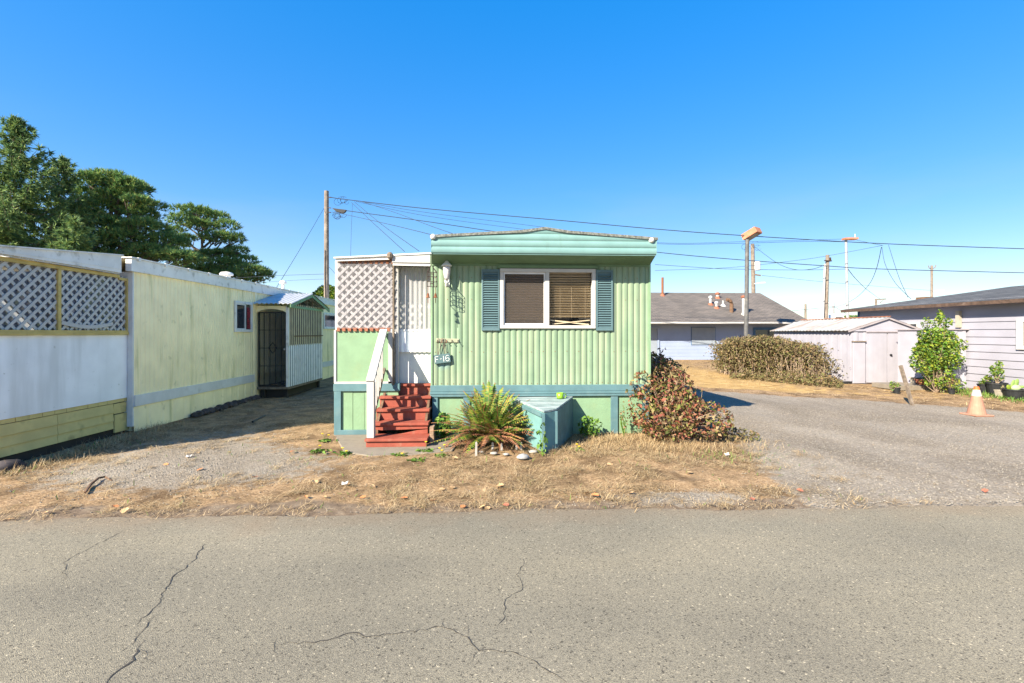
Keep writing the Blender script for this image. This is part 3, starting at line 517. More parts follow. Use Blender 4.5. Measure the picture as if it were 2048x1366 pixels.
for dx, dy in ((0, 0), (2, .1)):
    L_, R_ = 854 + dx, 872 + dx
    for py in (544, 553, 563, 573): b.tube([cp(L_, py, dy), cp(R_, py + 1, dy)], .005, 5)
    for px in (L_, L_ + 6, L_ + 12, R_): b.tube([cp(px, 544, dy), cp(px, 574, dy)], .004, 5)
    b.tube([cp(L_, 544, dy), cp(863, 530, .05), cp(R_, 545, dy)], .005, 5); b.tube([cp(L_ + 6, 549, dy), cp(L_ + 9, 547, dy), cp(L_ + 12, 550, dy)], .004, 5); b.tube([cp(L_ + 6, 568, dy), cp(L_ + 9, 566, dy), cp(L_ + 12, 569, dy)], .004, 5)
for py in (544, 553, 563, 573):
    for px in (854, 872): b.tube([cp(px, py), cp(px + 2, py, .1)], .005, 5)
b.build('wire_house', M['iron'], ch)
for px, dy in ((856, 0), (871, .1)):
    b = MB(); a = cp(px, 574, dy); e_ = cp(px, 591, dy); b.tube([a, e_], .003, 5); b.lathe((e_.x, e_.y, e_.z), [(.003, .035), (.013, .03), (.018, .005), (.021, -.015), (.03, -.03), (.029, -.033)], 12); b.tube([e_ + Vector((0, 0, -.03)), cp(px, 606, dy)], .005, 5); b.build('bell', M['rust'], ch)

# ------------------------------------------------------------------ entry porch beside the mint home
PY_ = 7.30
def gz_(py, px=730, y=PY_): return atY(px, py, y).z
def gx_(px, y=PY_): return atY(px, HY, y).x
def lattice(mb, w, h, per, sw, place, th=.009, off=0):
    """crossed laths at 45 degrees cut to a w x h field; place(u, v, layer) -> point"""
    for layer in (0, 1):
        k = -int(h / per) - 2
        while k * per < w + h + per:
            c = k * per + off; k += 1
            if layer == 0: us = max(0, c), min(w, c + h); pa, pb = (us[0], us[0] - c), (us[1], us[1] - c)       # u - v = c
            else: us = max(0, c - h), min(w, c); pa, pb = (us[0], c - us[0]), (us[1], c - us[1])                  # u + v = c
            if us[1] - us[0] < .02: continue
            a, b = place(*pa, layer), place(*pb, layer); nrm = (place(1, 0, 0) - place(0, 0, 0)).cross(place(0, 1, 0) - place(0, 0, 0))
            mb.bar(a, b, th, sw, up=(b - a).normalized().cross(nrm).normalized())
    return mb
pch = thing('entry_porch', 'white and mint lean-to entry porch with lattice behind cloudy corrugated plastic', 'porch', (gx_(760), PY_, 0))
x0, x1, xd = gx_(673), gx_(784), XL - .03
PB = 10.5
b = MB(); z0, z1 = gz_(763), gz_(660); b.box(x0, x1, PY_, PY_ + .03, z0, z1); b.build('green_panel', M['mint_flat'], pch)
b = MB(); zl0, zl1 = gz_(656), gz_(527); lattice(b, x1 - x0, zl1 - zl0, .139, .037, lambda u, v, l: Vector((x0 + u, PY_ + .005 + .01 * l, zl0 + v)), off=.05); b.build('lattice_panel', M['lath'], pch)
b = MB(); b.box(x0 + .01, x1 - .02, PY_ + .7, PY_ + .72, gz_(660) - .1, gz_(520)); M['backing_grey'] = mat('grey_backing', (.27, .255, .27), .8, .08, 4); b.build('added_backing', M['backing_grey'], pch)  # panel added so the lattice openings read as a bright grey interior
b = MB(); b.corr((x0 - .02, PY_ - .02), (x1, PY_ - .02), gz_(657), gz_(523), .085, .007, 8, 'sine'); b.build('plastic_sheet', M['plastic'], pch, smooth=True)
b = MB(); n_ = int((x1 - x0) / .085)
for i in range(n_): b.box(x0 + i * .085 + .012, x0 + i * .085 + .06, PY_ - .03, PY_ + .02, gz_(662.5), gz_(656.5))
b.box(x0, x1 - .01, PY_ + .005, PY_ + .028, gz_(661), gz_(655)); b.build('rusty_closure_strip', M['rust_orange'], pch)
b = MB()
for i in range(n_): b.box(x0 + .1 + i * .083, x0 + .1 + i * .083 + .04, PY_ - .03, PY_ + .02, gz_(527.5), gz_(523))
b.box(x0 + .05, x1 + .02, PY_ - .0, PY_ + .03, gz_(527), gz_(518)); b.build('rusty_closure_strip', M['rust'], pch)
b = MB(); b.box(x0 - .035, x0 - .002, PY_ - .015, PY_ + .03, gz_(765), gz_(660)); b.box(x0 - .03, x1 + .0, PY_ - .02, PY_ - .002, gz_(767), gz_(763)); b.build('corner_trim', M['white'], pch)
b = MB(); b.box(x0 - .04, gx_(800), PY_ - .03, PY_ + .05, gz_(782), gz_(767) - .002); b.build('belt_trim', M['teal'], pch, bevel=.005)
b = MB(); xx = gx_(683)
for i in range(5): b.box(xx, xx + .17, PY_ + .002 + .004 * (i % 2), PY_ + .03, .05, gz_(782) - .002); xx += .176
b.box(x0 + .01, gx_(683), PY_ + .012, PY_ + .03, .05, gz_(782) - .003); b.build('skirting', M['mint_flat'], pch)
b = MB(); b.box(x0 - .03, gx_(683), PY_ - .03, PY_ - .001, .09, gz_(782) - .002); b.build('skirting_post', M['teal'], pch, bevel=.004)
b = MB(); b.box(x0 - .03, gx_(760), PY_ - .035, PY_ - .001, .015, .09); b.build('base_board', M['teal'], pch, bevel=.006)
b = MB(); b.box(x0 - .03, x0, PY_ + .032, PB, .02, gz_(660)); b.build('side_wall', M['mint_flat'], pch)
b = MB(); b.box(x0 - .03, x0, PY_ + .04, PB, gz_(660) + .002, gz_(520)); b.box(x0, xd, PB, PB + .04, .02, 2.95); b.build('back_wall', M['grey_trim'], pch)
b = MB(); b.box(x0, xd, 7.7, PB, .70, .78); b.build('floor_deck', M['wood_grey'], pch)
# lean-to roof: low on the far side, deep fascia over the door
xe = gx_(666, PY_ - .12); b = MB(); zr0, zr1 = atY(666, 516, PY_ - .1).z, atY(862, 505, PY_ - .1).z
b.prism([(xe, PY_ - .1, zr0 - .005), (xd + .02, PY_ - .1, zr1 - .02), (xd + .02, PY_ - .1, zr1 + .004), (xe, PY_ - .1, zr0 + .016)], (0, PB - PY_ + .2, 0)); b.build('roof', M['white_alu'], pch)
b = MB(); xm = gx_(781)
b.prism([(xe + .03, PY_ - .07, gz_(524)), (xm, PY_ - .07, gz_(520)), (xm, PY_ - .07, gz_(511.5)), (xe + .03, PY_ - .07, gz_(516.5))], (0, .05, 0)); b.build('fascia', M['white_old'], pch)
b = MB(); b.prism([(xm + .04, PY_ - .085, gz_(526)), (xd, PY_ - .085, gz_(526.5)), (xd, PY_ - .085, gz_(506.5)), (xm + .04, PY_ - .085, gz_(511))], (0, .06, 0)); b.prism([(xm + .05, PY_ - .09, gz_(532)), (xd, PY_ - .09, gz_(533)), (xd, PY_ - .06, gz_(527)), (xm + .05, PY_ - .06, gz_(526.5))], (0, .03, 0)); b.build('fascia', M['white'], pch, bevel=.004)
b = MB(); b.lathe((xm + .012, PY_ - .1, 0), [(.02, gz_(520)), (.045, gz_(517)), (.05, gz_(511)), (.03, gz_(507)), (.01, gz_(506))], 9); b.build('gutter_end', M['wood_grey'], pch)
b = MB(); b.tube([(gx_(788), PY_ - .03, .79), (gx_(788), PY_ - .03, gz_(520))], .016, 8); b.build('corner_pipe', M['wood_grey'], pch)
b = MB(); b.box(gx_(777), gx_(785), PY_ - .02, PY_ + .06, .79, gz_(658)); b.build('door_post', M['white'], pch)
b = MB(); b.box(gx_(790), gx_(795), PY_ + .06, PY_ + .12, .79, gz_(528)); b.build('door_post', M['white'], pch)
# recessed door with a plastic upper part
DY = 7.48; dx0, dx1 = atY(781, 700, DY).x, XL + .0
def dz(py): return atY(825, py, DY).z
d = MB(); d.box(dx0, dx1, DY, DY + .03, .79, dz(704)); door = d.build('door', M['white_alu'], pch)
d = MB(); d.corr((dx0, DY - .035), (dx1, DY - .035), dz(704), dz(659), .075, .018, 8, 'sine'); d.build('ribbed_panel', M['corr_white'], door)
d = MB(); d.corr((dx0, DY - .03), (dx1, DY - .03), dz(660), dz(530), .075, .016, 8, 'sine'); d.build('plastic_sheet', M['plastic2'], door, smooth=True)
b = MB(); b.box(dx0 + .02, dx1 - .02, DY + .4, DY + .42, .79, 2.7); b.build('added_backing', M['grey_trim'], pch)  # light panel added to brighten the space behind the door plastic
for px in (795, 811, 830, 847):
    d = MB(); d.box(atY(px, 600, DY).x, atY(px + 4.5, 600, DY).x, DY, DY + .03, dz(660), dz({795: 575, 811: 535, 830: 566, 847: 578}[px])); d.build('stile', M['white'], door)
d = MB(); d.box(dx0, dx1, DY - .05, DY - .036, dz(662), dz(659)); d.box(dx0, dx1, DY + .0, DY + .03, dz(662), dz(657)); d.build('rail', M['grey_trim'], door)
# a brick and a folded paper by the porch foot
br = MB(); p = atZ(702, 866); br.box(p.x - .14, p.x + .1, p.y - .04, p.y + .05, .018, .075); tag(br.build('brick', M['brick'], bevel=.006), 'brown paving brick lying on the slab against the porch base', 'brick')

# ------------------------------------------------------------------ red steps with white handrail
st = thing('entry_steps', 'worn red painted wooden steps with a white handrail below the porch door', 'steps', (-1.3, 6.9, 0))
SX0, SX1 = -1.70, -.90
tr = [(6.45, .136, -1.72, -.865), (6.72, .30, SX0, -.885), (6.95, .46, SX0, -.90), (7.17, .62, SX0, -.905), (7.36, .79, SX0, -.925)]
for i, (y, z, xa, xb) in enumerate(tr):
    yb = tr[i + 1][0] + .06 if i < 4 else DY - .04
    b = MB(); b.box(xa, xb, y - .02, yb, z - .036, z); b.build('tread', M['step'], st, bevel=.005)
    b = MB()
    if i == 1:
        zt = z - .038; b.prism([(SX0 + .02, y + .01, zt), (SX1, y + .01, zt), (SX1, y + .01, zt - .05), (-1.25, y + .01, zt - .062), (-1.55, y + .01, zt - .07), (SX0 + .02, y + .01, zt - .052)], (0, .02, 0))
        b.prism([(-1.3, y + .012, .137), (SX1, y + .012, .137), (SX1, y + .012, .20), (-1.05, y + .012, .188)], (0, .02, 0))
    else: b.box(xa + .012, xb - .012, y + .012, y + .034, (0.018 if i == 0 else tr[i - 1][1]), z - .037)
    b.build('riser', M['step'], st, bevel=.003)
for X in (SX0 + .04, SX1 - .06):
    b = MB(); b.prism([(X, 6.80, .018), (X, 7.46, .018), (X, 7.46, .74), (X, 7.4, .74), (X, 7.19, .57), (X, 6.97, .41), (X, 6.80, .25)], (.035, 0, 0)); b.build('stringer', M['wood_brown'], st)
b = MB(); b.box(-.858, -.80, 6.62, 6.80, .018, .135); b.build('brick_support', M['brick'], st); b = MB(); b.box(-.86, -.805, 6.63, 6.8, .137, .25); b.build('brick_support', M['brick'], st)
hr = MB(); nx_ = -1.655; ny_ = 6.53; hr.box(nx_ - .05, nx_ + .05, ny_ - .045, ny_ + .045, .137, .91); nw = hr.build('newel_post', M['white'], st, bevel=.006)
ra, rb = Vector((nx_, ny_ - .05, .925)), Vector((nx_ + .012, 7.24, 1.64))
b = MB(); b.bar(ra, rb, .115, .04); b.build('handrail', M['white'], st, bevel=.006)
la, lb = Vector((nx_ + .01, ny_ + .06, .40)), Vector((nx_ + .02, 7.27, 1.04))
b = MB(); b.bar(la, lb, .03, .045); b.build('lower_rail', M['wood_grey'], st)
for t in (.22, .40, .58, .76):
    a, c = la.lerp(lb, t), ra.lerp(rb, t + .02); b = MB(); b.box(nx_ - .008, nx_ + .03, a.y - .018, a.y + .018, a.z - .02, c.z - .02); b.build('baluster', M['white'], st)

# ------------------------------------------------------------------ box with a mug on it
bx = thing('wooden_cabinet', 'weathered teal wooden meter box with slanted sides standing against the mint skirting', 'wooden box', (.55, 6.8, 0))
A, B, C, D_, E_ = (Vector(v) for v in ((1.30, 7.20, .57), (.905, 6.27, .535), (.715, 6.12, .53), (.49, 6.77, .545), (.35, 7.20, .565)))
b = MB(); n5 = [A, E_, D_, C, B]; b.prism([Vector((p.x, p.y, p.z)) for p in n5], (0, 0, .028)); M['box_top'] = mat('box_top', (.21, .28, .28), .8, .15, 8, dirt=(.38, .43, .44), damt=.8, dscale=9, dthr=.45, streak=2, dirt2=(.2, .2, .18), d2amt=.5, d2scale=20, d2thr=.62, bump=.4)
b.build('lid', M['box_top'], bx, bevel=.005)
M['box_side'] = mat('box_side', (.11, .19, .18), .8, .15, 6, grain=((.08, .13, .12), 8, (9, 9, .5), .6), dirt=(.16, .24, .22), damt=.4, dscale=6, bump=.4); M['box_front'] = mat('box_front', (.13, .27, .265), .75, .1, 6, dirt=(.16, .24, .2), damt=.5, dscale=7, dthr=.56, streak=1)
def side(a, b_, mt, name, ins=.012):
    p, q = a.copy(), b_.copy(); n = (q - p).cross(Vector((0, 0, 1))).normalized(); bb = MB()
    bb.prism([(p.x, p.y, .0), (q.x, q.y, .0), (q.x, q.y, q.z - .004), (p.x, p.y, p.z - .004)], n * -.02); return bb.build(name, mt, bx)
side(B, A, M['box_side'], 'side_panel'); side(C, B, M['box_front'], 'front_panel'); side(D_, C, M['box_front'], 'side_panel'); side(E_, D_, M['box_side'], 'side_panel')
for p in (C, B):
    b = MB(); n = Vector((-.1, -1, 0)).normalized(); b.box(p.x - .028, p.x + .014, p.y - .02, p.y + .012, 0, p.z - .006); b.build('corner_post', M['teal'], bx, bevel=.003)
b = MB(); b.bar(D_ + Vector((-.016, -.006, -.03)), C + Vector((-.03, -.006, -.03)), .015, .05); b.build('top_rail', M['teal'], bx)
p = atD(1120, 797, 7.05); p.z = .587; mg = thing('mug', 'small lime green patterned mug left on top of the teal wooden box', 'mug', p)
b = MB(); b.lathe(p, [(.001, .006), (.04, .006), (.046, .0), (.052, .03), (.054, .095), (.048, .095), (.044, .02), (.001, .015)], 18); b.build('cup', M['lime'], mg, smooth=True)
b = MB(); b.tube([p + Vector((.05, 0, .078)), p + Vector((.085, 0, .08)), p + Vector((.095, 0, .05)), p + Vector((.08, 0, .02)), p + Vector((.05, 0, .02))], .008, 6); b.build('handle', M['lime'], mg, smooth=True)

# ------------------------------------------------------------------ yellow mobile home with its lattice porch and door vestibule
LX = -5.69
def lz(px, py, X=LX): return atX(px, py, X).z
def ly(px, X=LX): return atX(px, HY, X).y
LY0 = ly(268)
yh = thing('mobile_home', 'pale yellow ribbed mobile home with green stains and a weathered white roof edge', 'mobile home', (LX - 1.6, 11, 0))
zt, zb1, zb0, LY1 = lz(272, 545), lz(268, 791), lz(268, 813), 24
w = MB(); w.corr((LX, LY0), (LX, LY1), zb1 - .02, zt + .02, .10, .012, 8, 'rib'); w.build('wall', M['yellow'], yh)
w = MB(); w.box(LX - .08, LX, LY0 - .03, LY0, .1, zt); w.box(LX - 3.3, LX - .08, LY0 - .02, LY0 + .02, .1, zt); w.build('end_wall', M['grey_trim'], yh)
w = MB(); w.box(LX - 3.3, LX - .06, LY0 + .03, LY1, .02, zt - .02); w.build('inner_shell', M['yellow'], yh)
w = MB(); w.box(LX - .02, LX + .03, LY0 - .01, ly(507), zb0, zb1); w.box(LX - .02, LX + .03, 14.6, LY1, zb0, zb1); w.build('band_trim', M['grey_trim'], yh)
w = MB(); w.corr((LX, LY0), (LX, LY1), 0, zb0 - .005, .30, .012, 10, 'groove'); w.build('skirting', M['yellow'], yh)
w = MB(); w.box(LX - .01, LX + .035, ly(507), ly(511), .02, zt); w.build('corner_board', M['yellow'], yh)
zf = lz(245, 514)
w = MB(); w.box(LX - .04, LX + .05, LY0 - .12, LY1 + .1, zt + .004, zf); w.build('fascia', M['white_old'], yh)
w = MB(); w.box(LX - 3.4, LX + .07, LY0 - .14, LY1 + .12, zf + .002, zf + .022); yy = LY0
while yy < LY1: w.box(LX + .045, LX + .075, yy, yy + .05, zf - .03, zf + .03); yy += .62
w.build('roof', M['white_old'], yh)
def side_window(a, b, c, d_, parent, red):
    y0, y1, z1, z0 = ly(a), ly(b), lz(a, c), lz(a, d_); X = LX + .012; e = .06; f = MB()
    f.box(X, X + .035, y0, y1, z1 - e, z1); f.box(X, X + .035, y0, y1, z0, z0 + e); f.box(X, X + .035, y0, y0 + e, z0 + e, z1 - e); f.box(X, X + .035, y1 - e, y1, z0 + e, z1 - e); fo = f.build('window', M['white_old'], parent, bevel=.004)
    ym = y0 + (y1 - y0) * .56; f = MB(); f.box(X - .003, X + .008, y0 + e, ym, z0 + e, z1 - e); f.build('pane', M['dark_glass'], fo); f = MB(); f.box(X - .003, X + .004, ym + .03, y1 - e, z0 + e, z1 - e); f.build('pane', M['dark_glass'], fo)
    f = MB(); f.box(X, X + .028, ym, ym + .03, z0 + e, z1 - e); f.box(X, X + .02, y0 + e, ym, z0 + e, z0 + e + .025); f.box(X, X + .02, y0 + e, ym, z1 - e - .025, z1 - e); f.build('sash', M['white_alu'], fo)
    if red:
        f = MB(); yc = ym + .03 + (y1 - e - ym - .03) * .35; zz = z0 + e + .02
        while zz < z1 - e - .1: f.box(X + .005, X + .012, yc, yc + (y1 - e - yc) * random.uniform(.5, .95), zz, zz + .045); zz += .05
        f.build('curtain', mat('red_curtain', (.22, .02, .03), .8, .2, 9), fo)
    return fo
side_window(467, 502, 601, 664, yh, True)
side_window(646, 690, 625, 658, yh, False)
for px, py, d in ((453, 549, 11.5),):
    p = atD(px, py, d); b = MB(); b.lathe((p.x, p.y, 0), [(.09, zf), (.09, p.z - .02), (.15, p.z - .02), (.15, p.z + .02), (.12, p.z + .05), (.02, p.z + .07)], 14); b.build('roof_vent', M['white_old'], yh, smooth=False)
p = atD(566, 566, 15.5); b = MB(); b.lathe((p.x, p.y, 0), [(.05, zf), (.05, p.z - .02), (.11, p.z - .02), (.11, p.z + .03), (.09, p.z + .05), (.06, p.z + .08), (.02, p.z + .09)], 14); b.build('flue_pipe', M['white_old'], yh)
# vestibule
vs_ = thing('door_vestibule', 'small gabled entry shelter of corrugated metal with a black barred security door', 'entry shelter', (LX + .4, 12.4, 0))
VY0 = ly(510) + .02; VX = atY(577, 700, VY0).x; VY1 = atX(645, 700, VX).y
def vz(py): return atY(545, py, VY0).z
def vsz(px, py): return atX(px, py, VX).z
vb = vz(774); ve = vz(612)
b = MB(); b.box(VX - .05, VX, VY0 - .02, VY0 + .04, vb, ve); b.build('post', M['white_old'], vs_)
b = MB(); b.box(VX - .05, VX, VY1 - .04, VY1, vb, ve); b.build('post', M['white_old'], vs_)
b = MB(); b.box(VX - .03, VX - .008, VY0 + .04, VY1, vb, vsz(580, 690)); pb_ = b.build('groove_shade', mat('groove_shade_blue', (.13, .16, .22), .5, .1, 6), vs_); b = MB(); y = VY0 + .03  # dark backing between flat strips imitates shade and reflections of corrugated metal
while y < VY1 - .05: b.box(VX - .0079, VX + .0, y, y + .065, vb, vsz(580, 690)); y += .125
b.build('corrugated_panel', M['corr_white'], vs_)
b = MB(); y = VY0 + .05; z0, z1 = vsz(580, 692), vsz(580, 607)
while y < VY1: b.box(VX - .002, VX + .002, y, y + .055, z0, z1); y += .125
b.build('slat_screen', M['plank_pale'], vs_); b = MB(); b.box(VX - .02, VX - .012, VY0 + .05, VY1 - .05, z0, z1); b.build('gap_shade', mat('gap_shade_brown', (.10, .085, .07), .9, .2, 6), vs_); b = MB()  # dark sheet behind the slats stands in for the unlit interior
for zz in (z0 + .01, (z0 + z1) / 2, z1 - .03): b.box(VX - .045, VX - .025, VY0 + .04, VY1 - .04, zz, zz + .03)
b.box(VX + .014, VX + .02, VY0 + .3, VY1, vsz(600, 673), vsz(600, 671)); b.build('cross_bar', M['wood_brown'], vs_)
b = MB(); b.box(LX + .03, VX - .03, VY1 - .05, VY1 - .02, vb, ve); b.build('back_panel', mat('inner_board', (.55, .46, .42), .8, .1, 4), vs_)
b = MB(); b.box(LX + .03, VX, VY0 + .02, VY1, vb - .06, vb - .001); b.build('floor_deck', M['wood_grey'], vs_)
b = MB(); b.box(LX + .05, VX - .12, VY0 + .15, VY1 - .05, 0, vb - .062); b.build('shade_fill', M['dark'], vs_)  # dark block added, the shade beneath the shelter put into its colour
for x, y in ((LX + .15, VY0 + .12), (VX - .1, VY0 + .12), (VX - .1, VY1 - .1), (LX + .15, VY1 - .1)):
    b = MB(); b.box(x - .04, x + .04, y - .04, y + .04, 0, vb - .061); b.build('foot', M['dark'], vs_)  # feet coloured near-black to sink into the shade below
b = MB(); xa, xb = LX + .03, VX - .05; n_ = 14; za = vz(626); zc = ve
pts = [(xa, VY0, zc), (xb, VY0, zc), (xb, VY0, za)] + [(xb + (xa - xb) * t / n_, VY0, za + (zc - .07 - za) * math.sin(math.pi * t / n_) ** .6) for t in range(1, n_)] + [(xa, VY0, za)]
b.prism(pts, (0, .02, 0)); b.build('arched_header', M['yellow'], vs_)
dr = thing_door = MB(); zd1 = vz(624); X0, X1 = LX + .05, VX - .055
dr.box(X0, X0 + .03, VY0 + .03, VY0 + .055, vb + .01, zd1); dr.box(X1 - .03, X1, VY0 + .03, VY0 + .055, vb + .01, zd1); dr.box(X0 + .03, X1 - .03, VY0 + .03, VY0 + .055, zd1 - .03, zd1); dr.box(X0 + .03, X1 - .03, VY0 + .03, VY0 + .055, vb + .01, vb + .05)
for t in (.2, .4, .6, .8): xx = X0 + (X1 - X0) * t; dr.box(xx - .007, xx + .007, VY0 + .035, VY0 + .05, vb + .05, zd1 - .03)
for t in (.28, .52, .76): zz = vb + (zd1 - vb) * t; dr.box(X0 + .03, X1 - .03, VY0 + .036, VY0 + .049, zz - .007, zz + .007)
xm_, zm_ = (X0 + X1) / 2, vb + (zd1 - vb) * .52
for a, c in (((-.1, 0), (0, .13)), ((0, .13), (.1, 0)), ((.1, 0), (0, -.13)), ((0, -.13), (-.1, 0))): dr.bar((xm_ + a[0], VY0 + .042, zm_ + a[1]), (xm_ + c[0], VY0 + .042, zm_ + c[1]), .014, .014)
do = dr.build('security_door', M['black'], vs_)
b = MB(); b.box(X0 + .03, X1 - .03, VY0 + .052, VY0 + .054, vb + .05, zd1 - .03); b.build('mesh_screen', glassy('mesh_screen', tint=(.92, .92, .92), diffuse=.12, dcol=(.2, .2, .21), gloss=.02, rough=.4), do)
b = MB(); b.lathe((X1 - .045, VY0 + .01, zm_ - .03), [(.001, -.02), (.022, -.01), (.022, .01), (.001, .02)], 10); b.build('door_knob', M['galv'], do)
# its gabled tin roof: ridge runs out from the wall
ym = (VY0 + VY1) / 2; zr = atX(620, 586, VX + .15).z; ze_ = atY(580, 607, VY0 - .12).z; xo = VX + .16
for sgn, name in ((-1, 'roof_sheet'), (1, 'roof_sheet')):
    yo = ym + sgn * (ym - VY0 + .2); b = MB(); N_ = 60; vs = []
    for i in range(N_ + 1):
        x = LX + .02 + (xo - LX - .02) * i / N_; c = .012 * math.sin(2 * math.pi * (x - LX) / .11)
        for th in (0, -.008): vs += [(x, ym, zr + c + th), (x, yo, ze_ + c + th)]
    b.add(vs, [(4 * i, 4 * i + 4, 4 * i + 5, 4 * i + 1) for i in range(N_)] + [(4 * i + 2, 4 * i + 3, 4 * i + 7, 4 * i + 6) for i in range(N_)] + [(4 * i + 1, 4 * i + 5, 4 * i + 7, 4 * i + 3) for i in range(N_)]); b.build(name, M['galv'], vs_)
    b = MB(); b.bar((xo - .03, ym, zr - .06), (xo - .03, yo, ze_ - .06), .02, .075); b.build('barge_board', M['mint_flat'], vs_)
b = MB(); b.box(VX - .03, VX + .02, VY0 - .02, VY1 + .02, ze_ - .09, ze_ - .03); b.build('tie_beam', M['mint_flat'], vs_)
for t in (.32, .5, .68): b = MB(); y = VY0 + (VY1 - VY0) * t; b.box(VX - .03, VX, y - .02, y + .02, ze_ - .029, zr - .09 - abs(t - .5) * .5); b.build('gable_stud', M['wood_grey'], vs_)
# lattice porch at the near end
EXX = -5.78; EY0, EY1 = 5.64, LY0 - .035
def ez(px, py): return atX(px, py, EXX).z
lp = thing('lattice_porch', 'enclosed porch of white lattice over whitewashed plywood and ochre board skirting', 'porch', (EXX - .8, 6.7, 0))
zf0, zf1 = ez(243, 549), ez(243, 514); zb0_ = ez(235, 553); zl1 = ez(240, 557.5); zl0 = ez(248, 661); zp1, zp0 = ez(250, 669), ez(256, 794.5)
yf_ = ly(243, EXX + .1); zn_ = ez(0, 498); b = MB(); b.prism([(EXX - .02, EY0 - .1, zf0 + .01), (EXX - .02, yf_, zf0 + .01), (EXX - .02, yf_, zf1), (EXX - .02, EY0 - .1, zn_)], (.12, 0, 0)); b.prism([(EXX + .1, EY0 - .1, zf0 + .03), (EXX + .1, yf_, zf0 + .065), (EXX + .1, yf_, zf0 + .071), (EXX + .1, EY0 - .1, zf0 + .035)], (.006, 0, 0)); b.build('fascia', M['white_old'], lp)
b = MB(); b.prism([(EXX - 2.6, EY0 - .14, zn_ - .002), (EXX - 2.6, yf_ + .02, zf1 + .002), (EXX - 2.6, yf_ + .02, zf1 + .02), (EXX - 2.6, EY0 - .14, zn_ + .016)], (2.72, 0, 0)); b.build('roof', M['white_old'], lp)
b = MB(); b.corr((EXX + .06, EY0 - .1), (EXX + .06, ly(243, EXX + .1)), zf0 - .012, zf0 + .01, .1, .02, 8, 'sine'); b.build('corrugated_edge', M['galv'], lp)
b = MB(); b.box(EXX - .02, EXX + .025, EY0, ly(236, EXX), zb0_ - .02, zf0 - .013); b.box(EXX - .015, EXX + .02, ly(236, EXX), EY1, zb0_ - .05, zb0_ - .01); b.build('top_beam', M['yellow_trim'], lp)
b = MB(); b.box(EXX - .02, EXX + .03, EY0, EY1, zp1, zl0); b.box(EXX - .02, EXX + .038, EY0, EY1, zp1 - .004, zp1 + .035); b.build('sill_beam', M['yellow_trim'], lp)
for px in (116.5, 253): y = ly(px, EXX); b = MB(); b.box(EXX - .012, EXX + .022, y - .022, y + .022, zl0 + .001, zb0_ - .021); b.build('post', M['yellow_trim'], lp)
for a, c in ((EY0, ly(114, EXX)), (ly(119, EXX), ly(251, EXX))):
    b = MB(); lattice(b, c - a, zl1 - zl0 + .03, .134, .036, lambda u, v, l: Vector((EXX - .004 - .011 * l, a + u, zl0 + v)), off=.03); b.build('lattice_panel', M['white'], lp)
b = MB(); n_ = 8; pts = [Vector((EXX + .012, ly(121, EXX) + (ly(224, EXX) - ly(121, EXX)) * i / n_, ez(121, 645) - .055 * math.sin(math.pi * i / n_))) for i in range(n_ + 1)]
for p, q in zip(pts[:-1], pts[1:]): b.bar(p, q, .012, .05)
b.build('bent_lath', M['white'], lp)
b = MB(); gy_ = np.linspace(EY0, EY1, 40); gz__ = np.linspace(zl0 - .02, zb0_, 14); vs = [(EXX - .045 + .012 * math.sin(y * 5 + zz * 3) + .008 * math.sin(y * 13 - zz * 9), y, zz) for y in gy_ for zz in gz__]
b.add(vs, [(i * 14 + j, (i + 1) * 14 + j, (i + 1) * 14 + j + 1, i * 14 + j + 1) for i in range(39) for j in range(13)]); b.build('plastic_film', M['film'], lp, smooth=True)
b = MB(); b.box(EXX - 2.6, EXX - 2.55, EY0, EY1, 0, zn_ - .03); b.build('back_wall', M['wood_brown'], lp); b = MB(); b.box(EXX - 2.55, EXX - .05, EY0, EY0 + .03, zp0, zn_ - .03); b.build('end_panel', M['white_panel'], lp); b = MB(); b.box(EXX - 2.55, EXX - .05, EY0 - .012, EY0 + .02, .02, zp0 - .004); b.build('end_skirting', M['yellow_board'], lp)
b = MB(); b.box(EXX - .02, EXX + .004, EY0 - .01, ly(257, EXX), zp0, zp1 - .005); b.build('plywood_panel', M['white_panel'], lp)
b = MB(); y = EY0 - .05
while y < ly(262, EXX): y2 = min(y + .17, ly(264, EXX)); b.box(EXX - .03, EXX - .004 - random.random() * .008, y, y2 - .006, zp0 - .055, zp0 - .004); y = y2
b.build('block_course', M['yellow_board'], lp)
ysp = ly(228, EXX); zg = .12; zc_ = [zp0 - .06 - (zp0 - .06 - zg) * t for t in (0, .36, .7, 1)]
for (a, c) in ((EY0 - .05, ly(116, EXX)), (ly(116, EXX) + .006, ysp)):
    b = MB()
    for k in range(3): b.prism([(EXX - .028, a, zc_[k] - .004), (EXX - .014, a, zc_[k] - .004), (EXX + .0, a, zc_[k + 1]), (EXX - .028, a, zc_[k + 1])], (0, c - a, 0))
    b.build('skirting_panel', M['yellow_board'], lp)
b = MB(); b.box(EXX - .03, EXX - .012, ysp + .01, ly(262, EXX), .34, zc_[0] - .01); b.box(EXX - .03, EXX - .006, ysp + .02, ly(262, EXX) - .03, .05, .325); b.build('skirting_patch', M['yellow_board'], lp, label='rotten patched end of the board skirting')
b = MB(); b.box(EXX - .06, EXX - .035, EY0, EY1, 0, zp0 - .06); b.build('shade_fill', M['dark'], lp)  # dark sheet stands in for the shaded hollow behind the skirting
